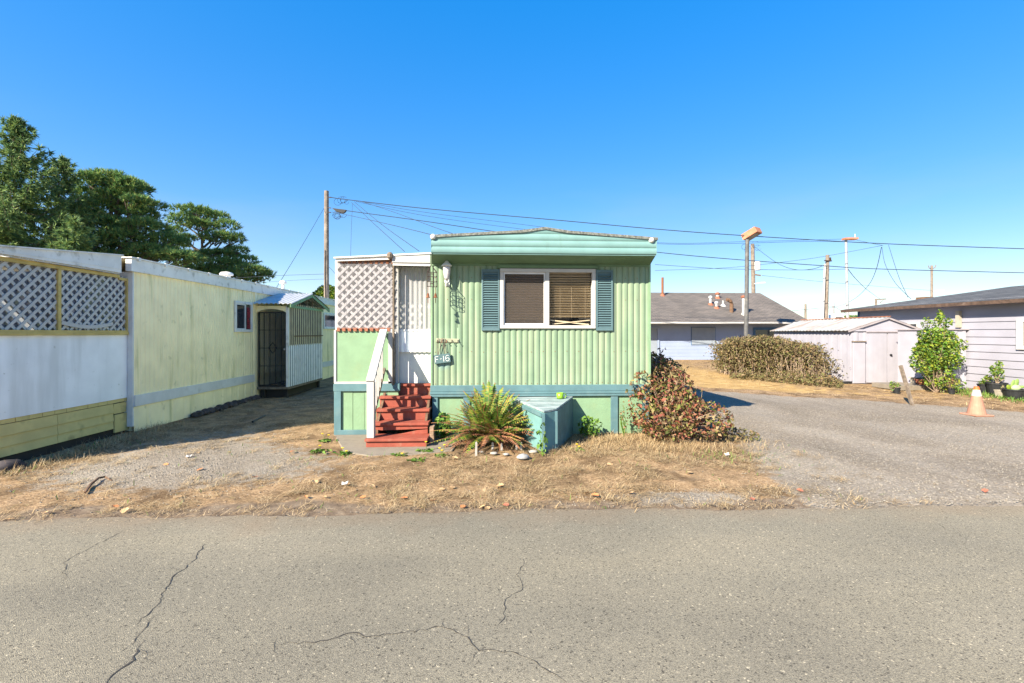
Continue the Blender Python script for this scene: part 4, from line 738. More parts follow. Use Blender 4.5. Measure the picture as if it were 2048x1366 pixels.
# dark stones along the foot of the yellow skirting
sy = ly(378); k = 0; rs = random.Random(3)
while sy < ly(506):
    s_ = rs.uniform(.08, .15); b = MB(); b.lathe((0, 0, 0), [(.001, -.3), (.55, -.2), (.62, .1), (.45, .42), (.2, .55), (.001, .58)], 9)
    for i, v in enumerate(b.v): q_ = 1 + .28 * math.sin(i * 2.3 + k * 1.7); b.v[i] = (LX + .1 + v[0] * s_ * q_ + (k % 3) * .02, sy + v[1] * s_ * 1.15 * q_, max(-.01, v[2] * s_ * 1.1 + .03))
    o = b.build('edging_stone', M['stone_dark'], smooth=False); tag(o, 'dark rough stone in the row along the foot of the yellow skirting', 'stone', 'stones along the yellow home'); sy += s_ * 1.05; k += 1
b = MB(); p = atX(12, 932, EXX + .12); b.lathe((0, 0, 0), [(.001, -.1), (.15, -.08), (.16, .02), (.11, .07), (.001, .09)], 12); b.v = [(p.x + x * (1 + .15 * math.sin(y * 20)), p.y + y, z + .02) for x, y, z in b.v]; tag(b.build('rock', M['stone_dark'], smooth=True), 'dark rounded rock at the foot of the ochre porch skirting', 'rock')

# ------------------------------------------------------------------ pale blue house
BY = 26.6
def bx_(px, y=BY): return atY(px, HY, y).x
def bz(py, y=BY, px=1450): return atY(px, py, y).z
bh = thing('house', 'long low pale blue block house with a brown shingle roof and several roof pipes', 'house', (bx_(1420), BY + 4, 0))
EYV = BY - 1.0; ze = bz(643, EYV); hxl, hxr = -2.0, bx_(1607)
rk = atY(1530, 586, 30.6); zr = rk.z; ry = 30.6
b = MB(); zz = 0; hw = ze + .1
while zz < hw: b.box(hxl, hxr, BY + (.0), BY + .2, zz, min(zz + .19, hw)); b.box(hxl, hxr, BY + .008, BY + .19, zz + .19, min(zz + .2, hw)); zz += .2
b.box(hxl, hxl + .2, BY + .21, BY + 8, 0, hw); b.box(hxr - .2, hxr, BY + .21, BY + 8, 0, hw); b.box(hxl, hxr, BY + 8, BY + 8.2, 0, hw)
b.prism([(hxr - .2, BY, hw), (hxr - .2, BY + 8.2, hw), (hxr - .2, ry, zr - .15)], (.2, 0, 0)); b.build('wall', M['blue_wall'], bh)
rx0, rx1 = hxl - .3, bx_(1622, EYV)
for sgn in (-1, 1):
    yo = EYV if sgn < 0 else 2 * ry - EYV
    b = MB(); b.prism([(rx0, ry, zr), (rx1, ry, zr), (rx1, yo, ze), (rx0, yo, ze)], (0, 0, -.05)); o = b.build('roof_slope', M['shingle_brown'], bh); planar_uv(o, lambda c: c.x, lambda c: c.y * 1.1)
b = MB(); b.box(rx0, rx1, EYV - .09, EYV - .005, ze - .13, ze - .03); b.build('gutter', M['white'], bh, bevel=.02)
b = MB(); b.box(rx0, rx1, EYV + .01, BY, ze - .08, ze - .055); b.build('eave_soffit', M['blue_wall'], bh)
b = MB(); b.box(bx_(1298), bx_(1314), BY - .03, BY + .01, .1, bz(657)); b.build('door', M['blue_door'], bh); b = MB(); b.box(bx_(1314.5), bx_(1318), BY - .06, BY + .01, .0, bz(655)); b.box(bx_(1296), bx_(1314.5), BY - .06, BY + .01, bz(657) + .005, bz(655)); b.build('door_frame', M['blue_wall'], bh)
b = MB(); x0, x1, z0, z1 = bx_(1383), bx_(1430), bz(689), bz(655); b.box(x0 - .03, x1 + .03, BY - .02, BY - .002, z0 - .03, z1 + .03); wo_ = b.build('window', M['blue_trim'], bh); b = MB(); b.box(x0, x1, BY - .035, BY - .021, z0, z1); b.build('boarding', M['blue_door'], wo_)
b = MB(); x0, x1, z0, z1 = bx_(1506), bx_(1553), bz(700), bz(655); b.box(x0, x1, BY - .05, BY - .002, z1 - .14, z1); b.box(x0, x0 + .12, BY - .05, BY - .002, z0, z1 - .14); b.box(x1 - .12, x1, BY - .05, BY - .002, z0, z1 - .14); wo_ = b.build('window', M['blue_trim'], bh); b = MB(); b.box(x0 + .12, x1 - .12, BY - .02, BY - .006, z0, z1 - .14); b.build('pane', M['dark_glass'], wo_)
def on_roof(px, py):
    r = ray(px, py); n = Vector((0, -(zr - ze), ry - EYV)); n.normalize(); return O + r * ((Vector((0, ry, zr)) - O).dot(n) / r.dot(n))
def pipe(px, base, topy, r, mt, cap=None, flash=None, elbow=False, name='vent_pipe'):
    p = on_roof(px, base); zt = atD(px, topy, (p - O).dot(Vector((sn, cs, 0)))).z; b = MB()
    pts = [(p.x, p.y, p.z - .1), (p.x, p.y, zt)]
    if elbow: pts = [(p.x, p.y, p.z - .1), (p.x, p.y, zt - .25), (p.x - .05, p.y, zt - .1), (p.x - .16, p.y, zt), (p.x - .3, p.y, zt + .02)]
    b.tube(pts, r, 10); o = b.build(name, mt, bh)
    if cap: b = MB(); b.lathe((p.x, p.y, zt), [(r * 1.1, -.12), (r * 1.6, -.1), (r * 1.7, .0), (r * .5, .05)], 12); b.build('cap', cap, o)
    if flash: b = MB(); b.lathe((p.x, p.y, p.z), [(.21, -.1), (.15, .02), (r * 1.2, .1)], 12); b.build('flashing', flash, o)
pipe(1325, 591, 555, .075, M['rust'], None, M['rust_orange']); pipe(1421, 609, 593, .075, M['galv'], M['galv'], M['rust_orange']); pipe(1433, 616, 604, .07, M['galv'], M['galv'], M['rust_orange'])
pipe(1435, 596, 586, .09, M['white'], M['rust_orange'], M['rust_orange']); pipe(1446, 611, 601, .05, M['white'], None, M['white']); pipe(1463, 624, 600, .11, M['wood_brown'], None, None, True, 'elbow_flue'); pipe(1488, 629, 592, .11, M['galv'], M['rust_orange'], M['white'])
# ------------------------------------------------------------------ lilac tin shed
SY = atZ(1770, 768).y
def sx(px): return atY(px, HY, SY).x
def sz(py): return atY(1770, py, SY).z
sd = thing('garden_shed', 'lilac metal garden shed with double doors and a rust-streaked tin gable roof', 'shed', (sx(1770), SY + 2, 0))
s0, s1, sm = sx(1703), sx(1842), sx(1775); SB = SY + 3.9; zt = sz(660); zrg = sz(634)
b = MB(); b.corr((s0, SY), (s1, SY), .1, zt, .3, .012, 8, 'rib'); b.prism([(s0, SY, zt), (s1, SY, zt), (sm, SY, zrg - .03)], (0, .03, 0)); b.box(s0 + .01, s1 - .01, SY + .02, SY + .05, 0, .1); b.build('front_wall', M['lilac'], sd)
b = MB(); b.corr((s0, SB), (s0, SY), .0, zt, .4, .004, 8, 'rib'); b.box(s0 + .02, s0 + .05, SY + .06, SB, 0, zt); b.build('side_wall', M['lilac'], sd)
b = MB(); b.box(s1 - .03, s1, SY + .06, SB, 0, zt); b.box(s0 + .06, s1 - .04, SB, SB + .03, 0, zt); b.prism([(s0, SB, zt), (s1, SB, zt), (sm, SB, zrg - .03)], (0, .03, 0)); b.build('side_wall', M['lilac'], sd)
for sg_ in (-1, 1):
    xe = s0 - .14 if sg_ < 0 else s1 + .09; b = MB(); vs = []; N_ = 96
    for i in range(N_ + 1):
        y = SY - .06 + (SB - SY + .12) * i / N_; c = .012 * math.sin(2 * math.pi * i / 4)
        vs += [(sm, y, zrg + c), (xe, y, zt - .01 + c), (sm, y, zrg + c - .012), (xe, y, zt - .022 + c)]
    b.add(vs, [(4 * i, 4 * i + 4, 4 * i + 5, 4 * i + 1) for i in range(N_)] + [(4 * i + 2, 4 * i + 3, 4 * i + 7, 4 * i + 6) for i in range(N_)] + [(4 * i + 1, 4 * i + 5, 4 * i + 7, 4 * i + 3) for i in range(N_)]); b.build('roof_sheet', M['shed_roof'], sd)
    b = MB(); b.bar((sm, SY - .05, zrg - .035), (xe, SY - .05, zt - .045), .02, .05); b.build('gable_trim', M['lilac_dark'], sd)
b = MB(); b.bar((sm, SY - .07, zrg + .018), (sm, SB + .05, zrg + .018), .1, .025); b.build('ridge_cap', M['rust_orange'], sd)
b = MB(); b.box(s0 - .01, s1 + .02, SY - .045, SY - .012, zt - .04, zt + .02); b.build('lintel_rail', M['lilac'], sd); b = MB(); b.box(sx(1730), sx(1817), SY - .06, SY - .046, zt - .075, zt - .04); b.build('door_track', M['lilac_dark'], sd)
for a, c in ((1731, 1772), (1774, 1812)):
    b = MB(); b.corr((sx(a), SY - .03), (sx(c), SY - .03), .05, zt - .076, .33, .0015, 8, 'rib'); b.box(sx(a), sx(c), SY - .029, SY - .016, .05, zt - .08); d = b.build('door', M['lilac'], sd)
    if a > 1750: b = MB(); b.lathe((sx(1779), SY - .055, sz(710)), [(.001, -.035), (.035, -.01), (.035, .02), (.001, .04)], 8); b.build('handle', M['black'], d)
b = MB(); b.box(sx(1703.5), sx(1728), SY - .06, SY - .02, .03, sz(684)); b.build('side_locker', M['lilac'], sd, bevel=.01); b = MB(); b.box(sx(1702), sx(1728.5), SY - .09, SY - .02, sz(684) + .004, sz(684) + .035); b.build('locker_lid', M['wood_grey'], sd)
# lilac cabinet between shed and house
CYF = atZ(1880, 779).y; cx0, cx1 = atY(1852, 665, CYF).x, atY(1931, 665, CYF).x; cz = atY(1900, 660, CYF).z
cb = thing('storage_cabinet', 'tall pale lilac sheet metal cabinet standing against the grey house behind the shrub', 'cabinet', (cx1 - .5, CYF + .5, 0))
b = MB(); b.corr((cx0, CYF), (cx1, CYF), 0.02, cz, .25, .012, 8, 'rib'); b.box(cx0, cx1, CYF + .01, CYF + .9, .02, cz - .005); b.build('body', M['lilac'], cb); b = MB(); b.box(cx0 - .05, cx1 + .06, CYF - .05, CYF + .95, cz + .002, cz + .03); b.build('top', M['lilac_dark'], cb)
# ------------------------------------------------------------------ grey house with lap siding
GX = 13.45
def gyy(px): return atX(px, HY, GX).y
def gzz(px, py): return atX(px, py, GX).z
gh = thing('house', 'grey lap-sided house with a dark slate shingle roof behind the potted plants', 'house', (GX + 3, 11, 0))
ge = gzz(1933, 609); gY1 = gyy(1719); gY0 = 3.0
b = MB(); z = .05
while z < ge + .05: b.prism([(GX, gY0, z), (GX - .028, gY0, z), (GX - .006, gY0, z + .205), (GX, gY0, z + .205)], (0, gY1 - gY0, 0)); z += .205
b.build('lap_siding', M['lap'], gh)
b = MB(); b.box(GX + .002, GX + 6.4, gY0, gY1 - .02, 0, ge); b.build('wall', M['lap'], gh); b = MB(); b.box(GX - .045, GX + .05, gY1 - .019, gY1 + .04, 0, ge); b.build('corner_board', M['blue_trim'], gh)
b = MB(); b.box(GX - .03, GX, gY0, gY1, 0, .048); b.build('footing', M['concrete'], gh)
ox = GX - .38; gzr = ge + .68; rX = GX + 3.2; b = MB(); hip = 2.6
a_, b__, c_, d_ = Vector((ox, gY1 + .4, ge + .05)), Vector((ox, gY0 - .4, ge + .05)), Vector((rX, gY0 + hip, gzr)), Vector((rX, gY1 - hip + .4, gzr)); e_, f_ = Vector((2 * rX - ox, gY0 - .4, ge + .05)), Vector((2 * rX - ox, gY1 + .4, ge + .05))
b.add([a_, b__, c_, d_, e_, f_] + [v + Vector((0, 0, -.04)) for v in (a_, b__, e_, f_)], [(0, 3, 2, 1), (1, 2, 4), (4, 2, 3, 5), (5, 3, 0), (6, 7, 8, 9), (0, 1, 7, 6), (1, 4, 8, 7), (4, 5, 9, 8), (5, 0, 6, 9)]); o = b.build('roof', M['shingle_slate'], gh); planar_uv(o, lambda c: c.y, lambda c: c.x * 1.05)
b = MB(); b.box(ox - .02, ox + .012, gY0 - .4, gY1 + .4, ge - .05, ge + .045); b.build('drip_edge', M['brown_edge'], gh)
b = MB(); b.box(ox + .014, GX - .03, gY0 - .4, gY1 + .38, ge - .03, ge - .008); b.build('eave_soffit', M['lap'], gh)
y0, y1, z0, z1 = gyy(2100), gyy(2037), gzz(2042, 699), gzz(2042, 637); e = .09
b = MB(); b.box(GX - .07, GX - .03, y0, y1, z1 - e, z1); b.box(GX - .07, GX - .03, y0, y1, z0, z0 + e); b.box(GX - .07, GX - .03, y0, y0 + e, z0 + e, z1 - e); b.box(GX - .07, GX - .03, y1 - e - .06, y1, z0 + e, z1 - e); wn = b.build('window', M['white'], gh); b = MB(); b.box(GX - .045, GX - .031, y0 + e, y1 - e - .06, z0 + e, z1 - e); b.build('pane', M['dark_glass'], wn)
y0, y1 = gyy(1842), gyy(1818); z0, z1 = gzz(1830, 668), gzz(1830, 645); b = MB(); b.box(GX - .06, GX - .03, y0, y1, z1 - .05, z1); b.box(GX - .06, GX - .03, y0, y0 + .1, z0, z1 - .05); b.box(GX - .06, GX - .03, y1 - .1, y1, z0, z1 - .05); wn = b.build('window', M['white'], gh); b = MB(); b.box(GX - .045, GX - .031, y0 + .1, y1 - .1, z0, z1 - .05); b.build('pane', M['dark_glass'], wn)
y = gyy(1922); b = MB(); b.box(GX - .12, GX - .03, y - .05, y + .05, gzz(1922, 655), gzz(1922, 622)); b.build('wall_duct', M['planter'], gh)
b = MB(); p = atD(1849, 594, 17); b.box(p.x - .1, p.x + .25, p.y - .1, p.y + .25, gzr - .3, p.z); b.build('chimney', M['wood_brown'], gh)

# ------------------------------------------------------------------ leaves, needles, grass (many small faces, numpy)
def unit(n, up=0.0):
    v = rng.normal(size=(n, 3)); v[:, 2] += up; return v / np.linalg.norm(v, axis=1, keepdims=True)
def leaves(c, size, up=.6, aspect=.55, jitter=.35):
    """one four-sided leaf at every centre"""
    n = len(c); a = unit(n, .0); nr = unit(n, up); a = a - nr * (a * nr).sum(1, keepdims=True); a /= np.linalg.norm(a, axis=1, keepdims=True) + 1e-9; b = np.cross(nr, a)
    s = size * (1 + jitter * rng.uniform(-1, 1, (n, 1))); fold = nr * s * .18
    v = np.stack([c - a * s * .5, c + b * s * aspect * .5 + fold, c + a * s * .5, c - b * s * aspect * .5 + fold], 1)
    return v.reshape(-1, 3), np.arange(n * 4).reshape(n, 4)
def spikes(c, d, length, width, k=6, spread=.8):
    """k thin needles fanning from every centre about the direction d"""
    n = len(c); c = np.repeat(c, k, 0); d = np.repeat(d, k, 0) + rng.normal(size=(n * k, 3)) * spread; d /= np.linalg.norm(d, axis=1, keepdims=True)
    s = np.cross(d, unit(n * k)); s /= np.linalg.norm(s, axis=1, keepdims=True) + 1e-9; L_ = length * rng.uniform(.6, 1.25, (n * k, 1))
    v = np.stack([c - s * width * .5 - d * L_ * .15, c + s * width * .5 - d * L_ * .15, c + d * L_], 1); return v.reshape(-1, 3), np.arange(n * k * 3).reshape(-1, 3)
def ball(n, c, r, shell=.5):
    u = unit(n); q = rng.uniform(0, 1, (n, 1)) ** (1 / 3); q = shell + (1 - shell) * q if shell else q; return np.asarray(c) + u * q * np.asarray(r)
def twigs(mb, root, ends, r0=.012, r1=.003, bend=.1, n=5):
    root = Vector(root)
    for e in ends:
        e = Vector(e); m = root.lerp(e, .5) + Vector((random.uniform(-bend, bend), random.uniform(-bend, bend), random.uniform(0, bend))); mb.tube([root, m, e], [r0, (r0 + r1) / 2, r1], n, cap=False)
    return mb
G_SPRUCE = mat('spruce_needles', (.03, .06, .02), .7, island=[(.055, .11, .06), (.11, .20, .07), (.18, .29, .085), (.28, .35, .10)], transl=.3)
G_PINE = mat('pine_needles', (.03, .06, .02), .7, island=[(.045, .115, .05), (.09, .21, .07), (.155, .30, .085), (.25, .36, .09), (.31, .30, .10)], transl=.3)
G_SHRUB = mat('shrub_leaves', (.1, .2, .03), .55, island=[(.05, .12, .015), (.09, .20, .025), (.16, .27, .03), (.30, .33, .03), (.13, .20, .06)], transl=.25)
G_BUSH = mat('bush_leaves', (.2, .1, .05), .65, island=[(.07, .085, .022), (.17, .20, .04), (.15, .06, .035), (.26, .075, .05), (.32, .13, .08), (.20, .11, .065), (.14, .15, .035), (.36, .24, .14), (.24, .25, .06)], transl=.2)
G_HEDGE = mat('hedge_leaves', (.1, .1, .04), .75, island=[(.08, .06, .03), (.15, .11, .05), (.12, .13, .04), (.24, .175, .09), (.20, .125, .065), (.13, .145, .04), (.17, .12, .07)], transl=.15)
G_DRY = mat('dry_twigs', (.25, .18, .12), .9, island=[(.16, .11, .075), (.28, .21, .15), (.36, .28, .2)])
G_FERN = mat('fern_green', (.15, .2, .03), .6, island=[(.05, .12, .025), (.10, .20, .03), (.18, .28, .035), (.30, .29, .04), (.08, .16, .03)], transl=.2)
G_FERND = mat('fern_dead', (.2, .08, .04), .8, island=[(.14, .055, .03), (.24, .10, .05), (.34, .15, .06), (.20, .12, .08)])
G_WEED = mat('weed_green', (.1, .2, .03), .6, island=[(.06, .14, .02), (.11, .22, .03), (.18, .27, .05)], transl=.2)
G_STRAW = mat('straw', (.4, .28, .14), .85, island=[(.13, .085, .045), (.28, .19, .09), (.42, .30, .15), (.54, .42, .25), (.22, .14, .065), (.48, .37, .21)])
BARK = mat('bark', (.13, .10, .08), .95, .35, 8, dirt=(.25, .21, .18), damt=.7, dscale=4)

def spruce(name, label, loc, H, Rb, n=130, seed=1, dens=1.0, zmin=.08):
    r = random.Random(seed); t = thing(name, label, 'tree', loc, 'conifers behind the yellow home'); L_ = Vector(loc); tk = MB()
    tk.tube([L_ + Vector((0, 0, z_ * H)) + Vector((.1 * math.sin(z_ * 5), .08 * math.cos(z_ * 4), 0)) for z_ in (-.02, .25, .5, .75, .97)], [H * .018, H * .014, H * .009, H * .005, .02], 9)
    C_ = []; D_ = []
    for i in range(n):
        z_ = zmin + (1 - zmin) * (i + r.random()) / n; az = r.random() * 6.283; Lb = Rb * (1 - z_) ** .82 * r.uniform(.6, 1.25) + .1; out = Vector((math.cos(az), math.sin(az), 0)); up = (.9 - 1.0 * (1 - z_)) * .6
        p0 = L_ + Vector((0, 0, z_ * H)); pts = []
        m = max(4, int(Lb / .22))
        for j in range(m + 1):
            s_ = j / m; p = p0 + out * Lb * s_ + Vector((0, 0, Lb * (up * s_ - .28 * math.sin(s_ * 2.6) + .30 * s_ ** 3))); pts.append(p)
            if s_ > .12:
                side_ = Vector((-out.y, out.x, 0)); wd = .32 * Lb * (1 - s_ * .75) * .9
                for q in range(int(5 * dens)):
                    o_ = r.uniform(-1, 1); C_.append(p + side_ * wd * o_ + Vector((0, 0, -abs(o_) * .12 - r.random() * .22))); D_.append(out * .6 + side_ * o_ * .9 + Vector((0, 0, -.35 + (.5 if s_ > .85 else 0))))
        tk.tube([pts[0], pts[m // 2], pts[-1]], [.035 * (1 - z_) + .012, .02, .006], 5, cap=False)
    for j in range(14): C_.append(L_ + Vector((r.uniform(-.06, .06), r.uniform(-.06, .06), H * (.93 + .07 * r.random())))); D_.append(Vector((r.uniform(-.5, .5), r.uniform(-.5, .5), 1)))
    tk.build('trunk', BARK, t); v, f = spikes(np.array([tuple(c) for c in C_]), np.array([tuple(d) for d in D_]), .34, .085, 6, .55); npmesh('crown', v, f, G_SPRUCE, t); return t
def pine(name, label, loc, H, pads, seed=2, tuft=.36, lean=0, grp='conifers behind the yellow home', dens=1.0):
    """pads: (dx, dy, z, rx, ry, rz) flattened clumps carried by limbs"""
    r = random.Random(seed); t = thing(name, label, 'tree', loc, grp); L_ = Vector(loc); tk = MB(); prof = [0, .3, .55, .8, .95]
    ax_ = [L_ + Vector((lean * z_ + .15 * math.sin(z_ * 6), .1 * math.cos(z_ * 5), z_ * H)) for z_ in prof]; tk.tube(ax_, [H * .022, H * .018, H * .013, H * .007, .03], 9)
    C_ = []; D_ = []
    for (dx, dy, z_, rx, ry_, rz) in pads:
        c = L_ + Vector((dx, dy, z_)); k = max(0, min(.93, (z_ - .10 * H - .3 * math.hypot(dx, dy)) / H)); a = L_ + Vector((lean * k, 0, k * H))
        tk.tube([a, a.lerp(c, .5) + Vector((r.uniform(-.2, .2), r.uniform(-.2, .2), -.15)), c + Vector((0, 0, -rz * .5))], [H * .008, H * .006, .03], 6, cap=False)
        for _ in range(4): e = c + Vector((r.uniform(-.7, .7) * rx, r.uniform(-.7, .7) * ry_, r.uniform(-.4, .1) * rz)); tk.tube([a.lerp(c, .6), e], [.05, .015], 5, cap=False)
        n = int(105 * (rx * ry_ + rx * rz + ry_ * rz) * dens) + 20; u = unit(n, .55); q = rng.uniform(.7, 1.08, (n, 1)); lump = 1 + .22 * np.sin(u[:, :1] * 7 + dx) * np.sin(u[:, 1:2] * 6 + z_)
        C_.append(np.array(tuple(c)) + u * q * lump * np.array([rx, ry_, rz])); D_.append(u * .8 + np.array([0, 0, .7]))
    tk.build('trunk', BARK, t); v, f = spikes(np.concatenate(C_), np.concatenate(D_), tuft * .8, .07, 7, .65); npmesh('crown', v, f, G_PINE, t); return t
def gp(px, d): p = atD(px, HY, d); return (p.x, p.y, 0)
def zH(py, d): return 1.6 + (HY - py) * d / F
def pads_from(pxs, d, px0, depth=1.0):
    """clumps measured in the photo: (px, py, half width px, half height px)"""
    out = []; s_ = d / F
    for (px, py, w_, h_) in pxs:
        h_ = h_ * random.uniform(.6, 1.0); w_ = w_ * random.uniform(.75, 1.0)
        for k in (-1, 1) if w_ > 26 else (0,): out.append(((px - px0) * s_, k * w_ * s_ * .45 * depth + random.uniform(-.4, .4), zH(py, d), w_ * s_, w_ * s_ * .8, h_ * s_))
    return out
spruce('spruce_tree', 'tallest dark spruce with a thin pointed top behind the lattice porch', gp(32, 30), zH(236, 30), 5.6, 175, 3)
spruce('spruce_tree', 'shorter spruce between the tallest spruce and the broad pine', gp(122, 33), zH(312, 33), 5.2, 140, 5)
spruce('spruce_tree', 'small light green spruce tips low above the white porch roof edge', gp(150, 25), zH(438, 25), 2.2, 70, 8)
spruce('spruce_tree', 'dark spruce beyond the tallest one at the edge of the view', gp(-40, 32), zH(270, 32), 4.8, 120, 9)
pine('pine_tree', 'broad dark pine with wide layered clumps beside the spruces', gp(228, 36), zH(345, 36),
    pads_from([(225, 362, 46, 16), (262, 376, 34, 14), (195, 370, 28, 16), (170, 392, 28, 18), (290, 408, 34, 9), (240, 395, 40, 18), (205, 415, 40, 20), (275, 425, 30, 12), (180, 440, 40, 20), (230, 450, 44, 18), (300, 455, 40, 14), (150, 465, 34, 18), (260, 480, 50, 18), (330, 478, 34, 14), (200, 490, 46, 18), (310, 505, 50, 16), (360, 515, 40, 14), (240, 520, 50, 16), (160, 510, 36, 16)], 36, 228), 4, .40)
pine('pine_tree', 'round-topped pine with bare reddish limbs showing, above the ribbed yellow wall', gp(408, 42), zH(420, 42),
    pads_from([(395, 424, 34, 9), (430, 432, 30, 10), (362, 440, 26, 12), (455, 452, 26, 10), (405, 452, 34, 9), (350, 462, 22, 10), (468, 476, 18, 10), (440, 476, 30, 9), (375, 478, 26, 8), (350, 492, 22, 8), (470, 500, 24, 9), (440, 508, 34, 9), (395, 512, 26, 9), (490, 520, 26, 9), (455, 530, 36, 10), (420, 542, 40, 10), (505, 542, 30, 9), (470, 556, 44, 10), (360, 530, 26, 10), (525, 552, 16, 8)], 42, 408), 6, .40, dens=.85)
t = thing('tree', 'low rounded olive tree crown behind the weathered utility pole', 'tree', gp(655, 48)); c = atD(655, 592, 48); b = MB(); b.tube([(c.x, c.y, 0), (c.x, c.y, c.z)], [.2, .1], 8); b.build('trunk', BARK, t)
cc = np.concatenate([ball(900, (c.x + dx, c.y, c.z + dz_), (1.1, 1.1, .9), .5) for dx, dz_ in ((-.6, -.2), (.5, .1), (0, .3), (1, -.3))]); v, f = leaves(cc, .24); npmesh('crown', v, f, G_SHRUB, t)
t = thing('tree', 'far dark green tree top beyond the shed ridge', 'tree', gp(1708, 70)); c = atD(1708, 640, 70); b = MB(); b.tube([(c.x, c.y, 0), (c.x, c.y, c.z)], [.3, .15], 8); b.build('trunk', BARK, t)
v, f = leaves(np.concatenate([ball(700, (c.x + dx, c.y, c.z), (1.0, 1.0, .7), .4) for dx in (-.8, 0, .9)]), .35); npmesh('crown', v, f, G_PINE, t)

# red-brown bush at the mint home's corner
bu = thing('bush', 'large red-brown and green leafy bush spilling from the mint home corner over the gravel', 'bush', (3.1, 7.2, 0))
lob = [((2.65, 6.95, .42), (.55, .5, .42)), ((2.85, 7.4, .62), (.45, .6, .45)), ((3.1, 7.5, .34), (.45, .6, .32)), ((2.75, 7.9, .84), (.42, .7, .42)), ((3.05, 8.4, .80), (.5, .7, .38)), ((3.4, 7.95, .28), (.35, .6, .26)), ((2.6, 6.65, .3), (.42, .35, .3)), ((3.15, 6.75, .3), (.45, .4, .3)), ((2.75, 8.7, .85), (.45, .8, .4)), ((3.2, 8.6, .45), (.42, .6, .4)), ((2.38, 7.1, .80), (.2, .2, .2))]
cc = np.concatenate([ball(int(3300 * (r_[0] * r_[1] + r_[2] * r_[0])), c_, r_, .62) for c_, r_ in lob]); cc = cc[cc[:, 2] > .03]; keep = ~((cc[:, 0] < XR + .05) & (cc[:, 1] > FY - .06)); cc = cc[keep]
keep = (np.sin(cc[:, 0] * 9 + cc[:, 2] * 7) * np.sin(cc[:, 1] * 8 - cc[:, 2] * 10) > -.62); cc = cc[keep]
v, f = leaves(cc, .052, .7, .55, .75); npmesh('foliage', v, f, G_BUSH, bu)
b = MB(); ends = [cc[i] for i in rng.integers(0, len(cc), 330)]; roots = [(2.75, 7.0, 0), (3.0, 7.3, 0), (3.3, 7.5, 0), (2.8, 8.0, 0), (3.1, 8.4, 0)]
for e in ends: twigs(b, min(roots, key=lambda q: (Vector(q) - Vector(e)).length), [e], .011, .003, .08, 4)
sho = []
for k in range(46):
    a = Vector(cc[random.randrange(len(cc))]); d_s = Vector((random.uniform(-.5, .6), random.uniform(-.9, .2), random.uniform(.3, 1))).normalized(); L_s = random.uniform(.14, .34); e = a + d_s * L_s
    if e.x < XR + .06 and e.y > FY - .08: continue
    b.tube([a, a + d_s * L_s * .5 + Vector((0, 0, .02)), e], [.006, .004, .002], 4, cap=False); sho += [a + d_s * L_s * random.uniform(.25, 1.05) + Vector((random.uniform(-.025, .025), 0, random.uniform(-.02, .02))) for _ in range(7)]
b.build('branch', G_DRY, bu); v, f = leaves(np.array([tuple(q) for q in sho]), .05, .5, .55, .6); npmesh('foliage', v, f, G_BUSH, bu)
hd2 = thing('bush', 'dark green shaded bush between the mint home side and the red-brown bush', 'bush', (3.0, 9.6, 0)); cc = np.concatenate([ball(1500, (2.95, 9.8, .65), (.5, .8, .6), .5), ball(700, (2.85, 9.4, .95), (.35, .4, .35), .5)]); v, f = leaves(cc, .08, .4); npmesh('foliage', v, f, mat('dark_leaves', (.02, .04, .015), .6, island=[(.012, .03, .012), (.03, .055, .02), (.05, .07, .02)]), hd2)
# low plant trailing beyond the bush
t = thing('weed_plant', 'low trailing green weed at the gravel end of the red-brown bush', 'weed', (3.55, 6.9, 0)); cc = ball(420, (3.55, 6.75, .06), (.5, .28, .1), .1); cc[:, 2] = np.abs(cc[:, 2]) + .01; v, f = leaves(cc, .05, 1.2); npmesh('foliage', v, f, G_HEDGE, t)

# clipped hedge, dry and thin at its far end
hg = thing('hedge', 'half-dead clipped brown hedge, thinning to bare twigs beside the lilac shed', 'hedge', gp(1550, 18.6))
HD = 18.5
def hp(px, py, d): p = atD(px, py, d); return np.array(tuple(p))
C_ = []; b = MB(); r = random.Random(12)
for i in range(150):
    px = 1445 + 205 * (i + r.random()) / 150; d = float(np.interp(px, [1445, 1560, 1670], [18.2, 16.6, 14.7])) + r.uniform(-.7, .7); topy = np.interp(px, [1440, 1455, 1480, 1540, 1565, 1625, 1645, 1672], [700, 682, 673, 671, 679, 688, 722, 748]) + r.uniform(-3, 3); f_ = np.interp(px, [1440, 1540, 1570, 1640, 1670], [1.15, 1.15, .8, .32, .2])
    zt_ = 1.6 + (HY - topy) * d / F; base = hp(px, HY, d); base[2] = 0; n = int(230 * f_ + 34); w_ = r.uniform(.18, .34); zz = zt_ * (1 - r.random() * .1) * rng.uniform(.03, 1, n) ** (.62 if px < 1560 else .5)
    bare = 1 - .45 * np.exp(-((zz / zt_ - .35) / .25) ** 2) * (px > 1545); k_ = rng.uniform(0, 1, n) < bare; zz = zz[k_]; n = len(zz)
    C_.append(np.stack([base[0] + rng.normal(0, w_ * .8, n), base[1] + rng.normal(0, w_, n), zz], 1))
    for _ in range(4): b.tube([(base[0] + r.uniform(-.1, .1), base[1] + r.uniform(-.1, .1), 0), (base[0] + r.uniform(-.2, .2), base[1] + r.uniform(-.2, .2), zt_ * .55), (base[0] + r.uniform(-.3, .3), base[1] + r.uniform(-.3, .3), zt_ * r.uniform(.8, 1.02))], [.012, .009, .004], 4, cap=False)
v, f = leaves(np.concatenate(C_), .075, .4, .5, .5); npmesh('foliage', v, f, G_HEDGE, hg); b.build('branch', G_DRY, hg)
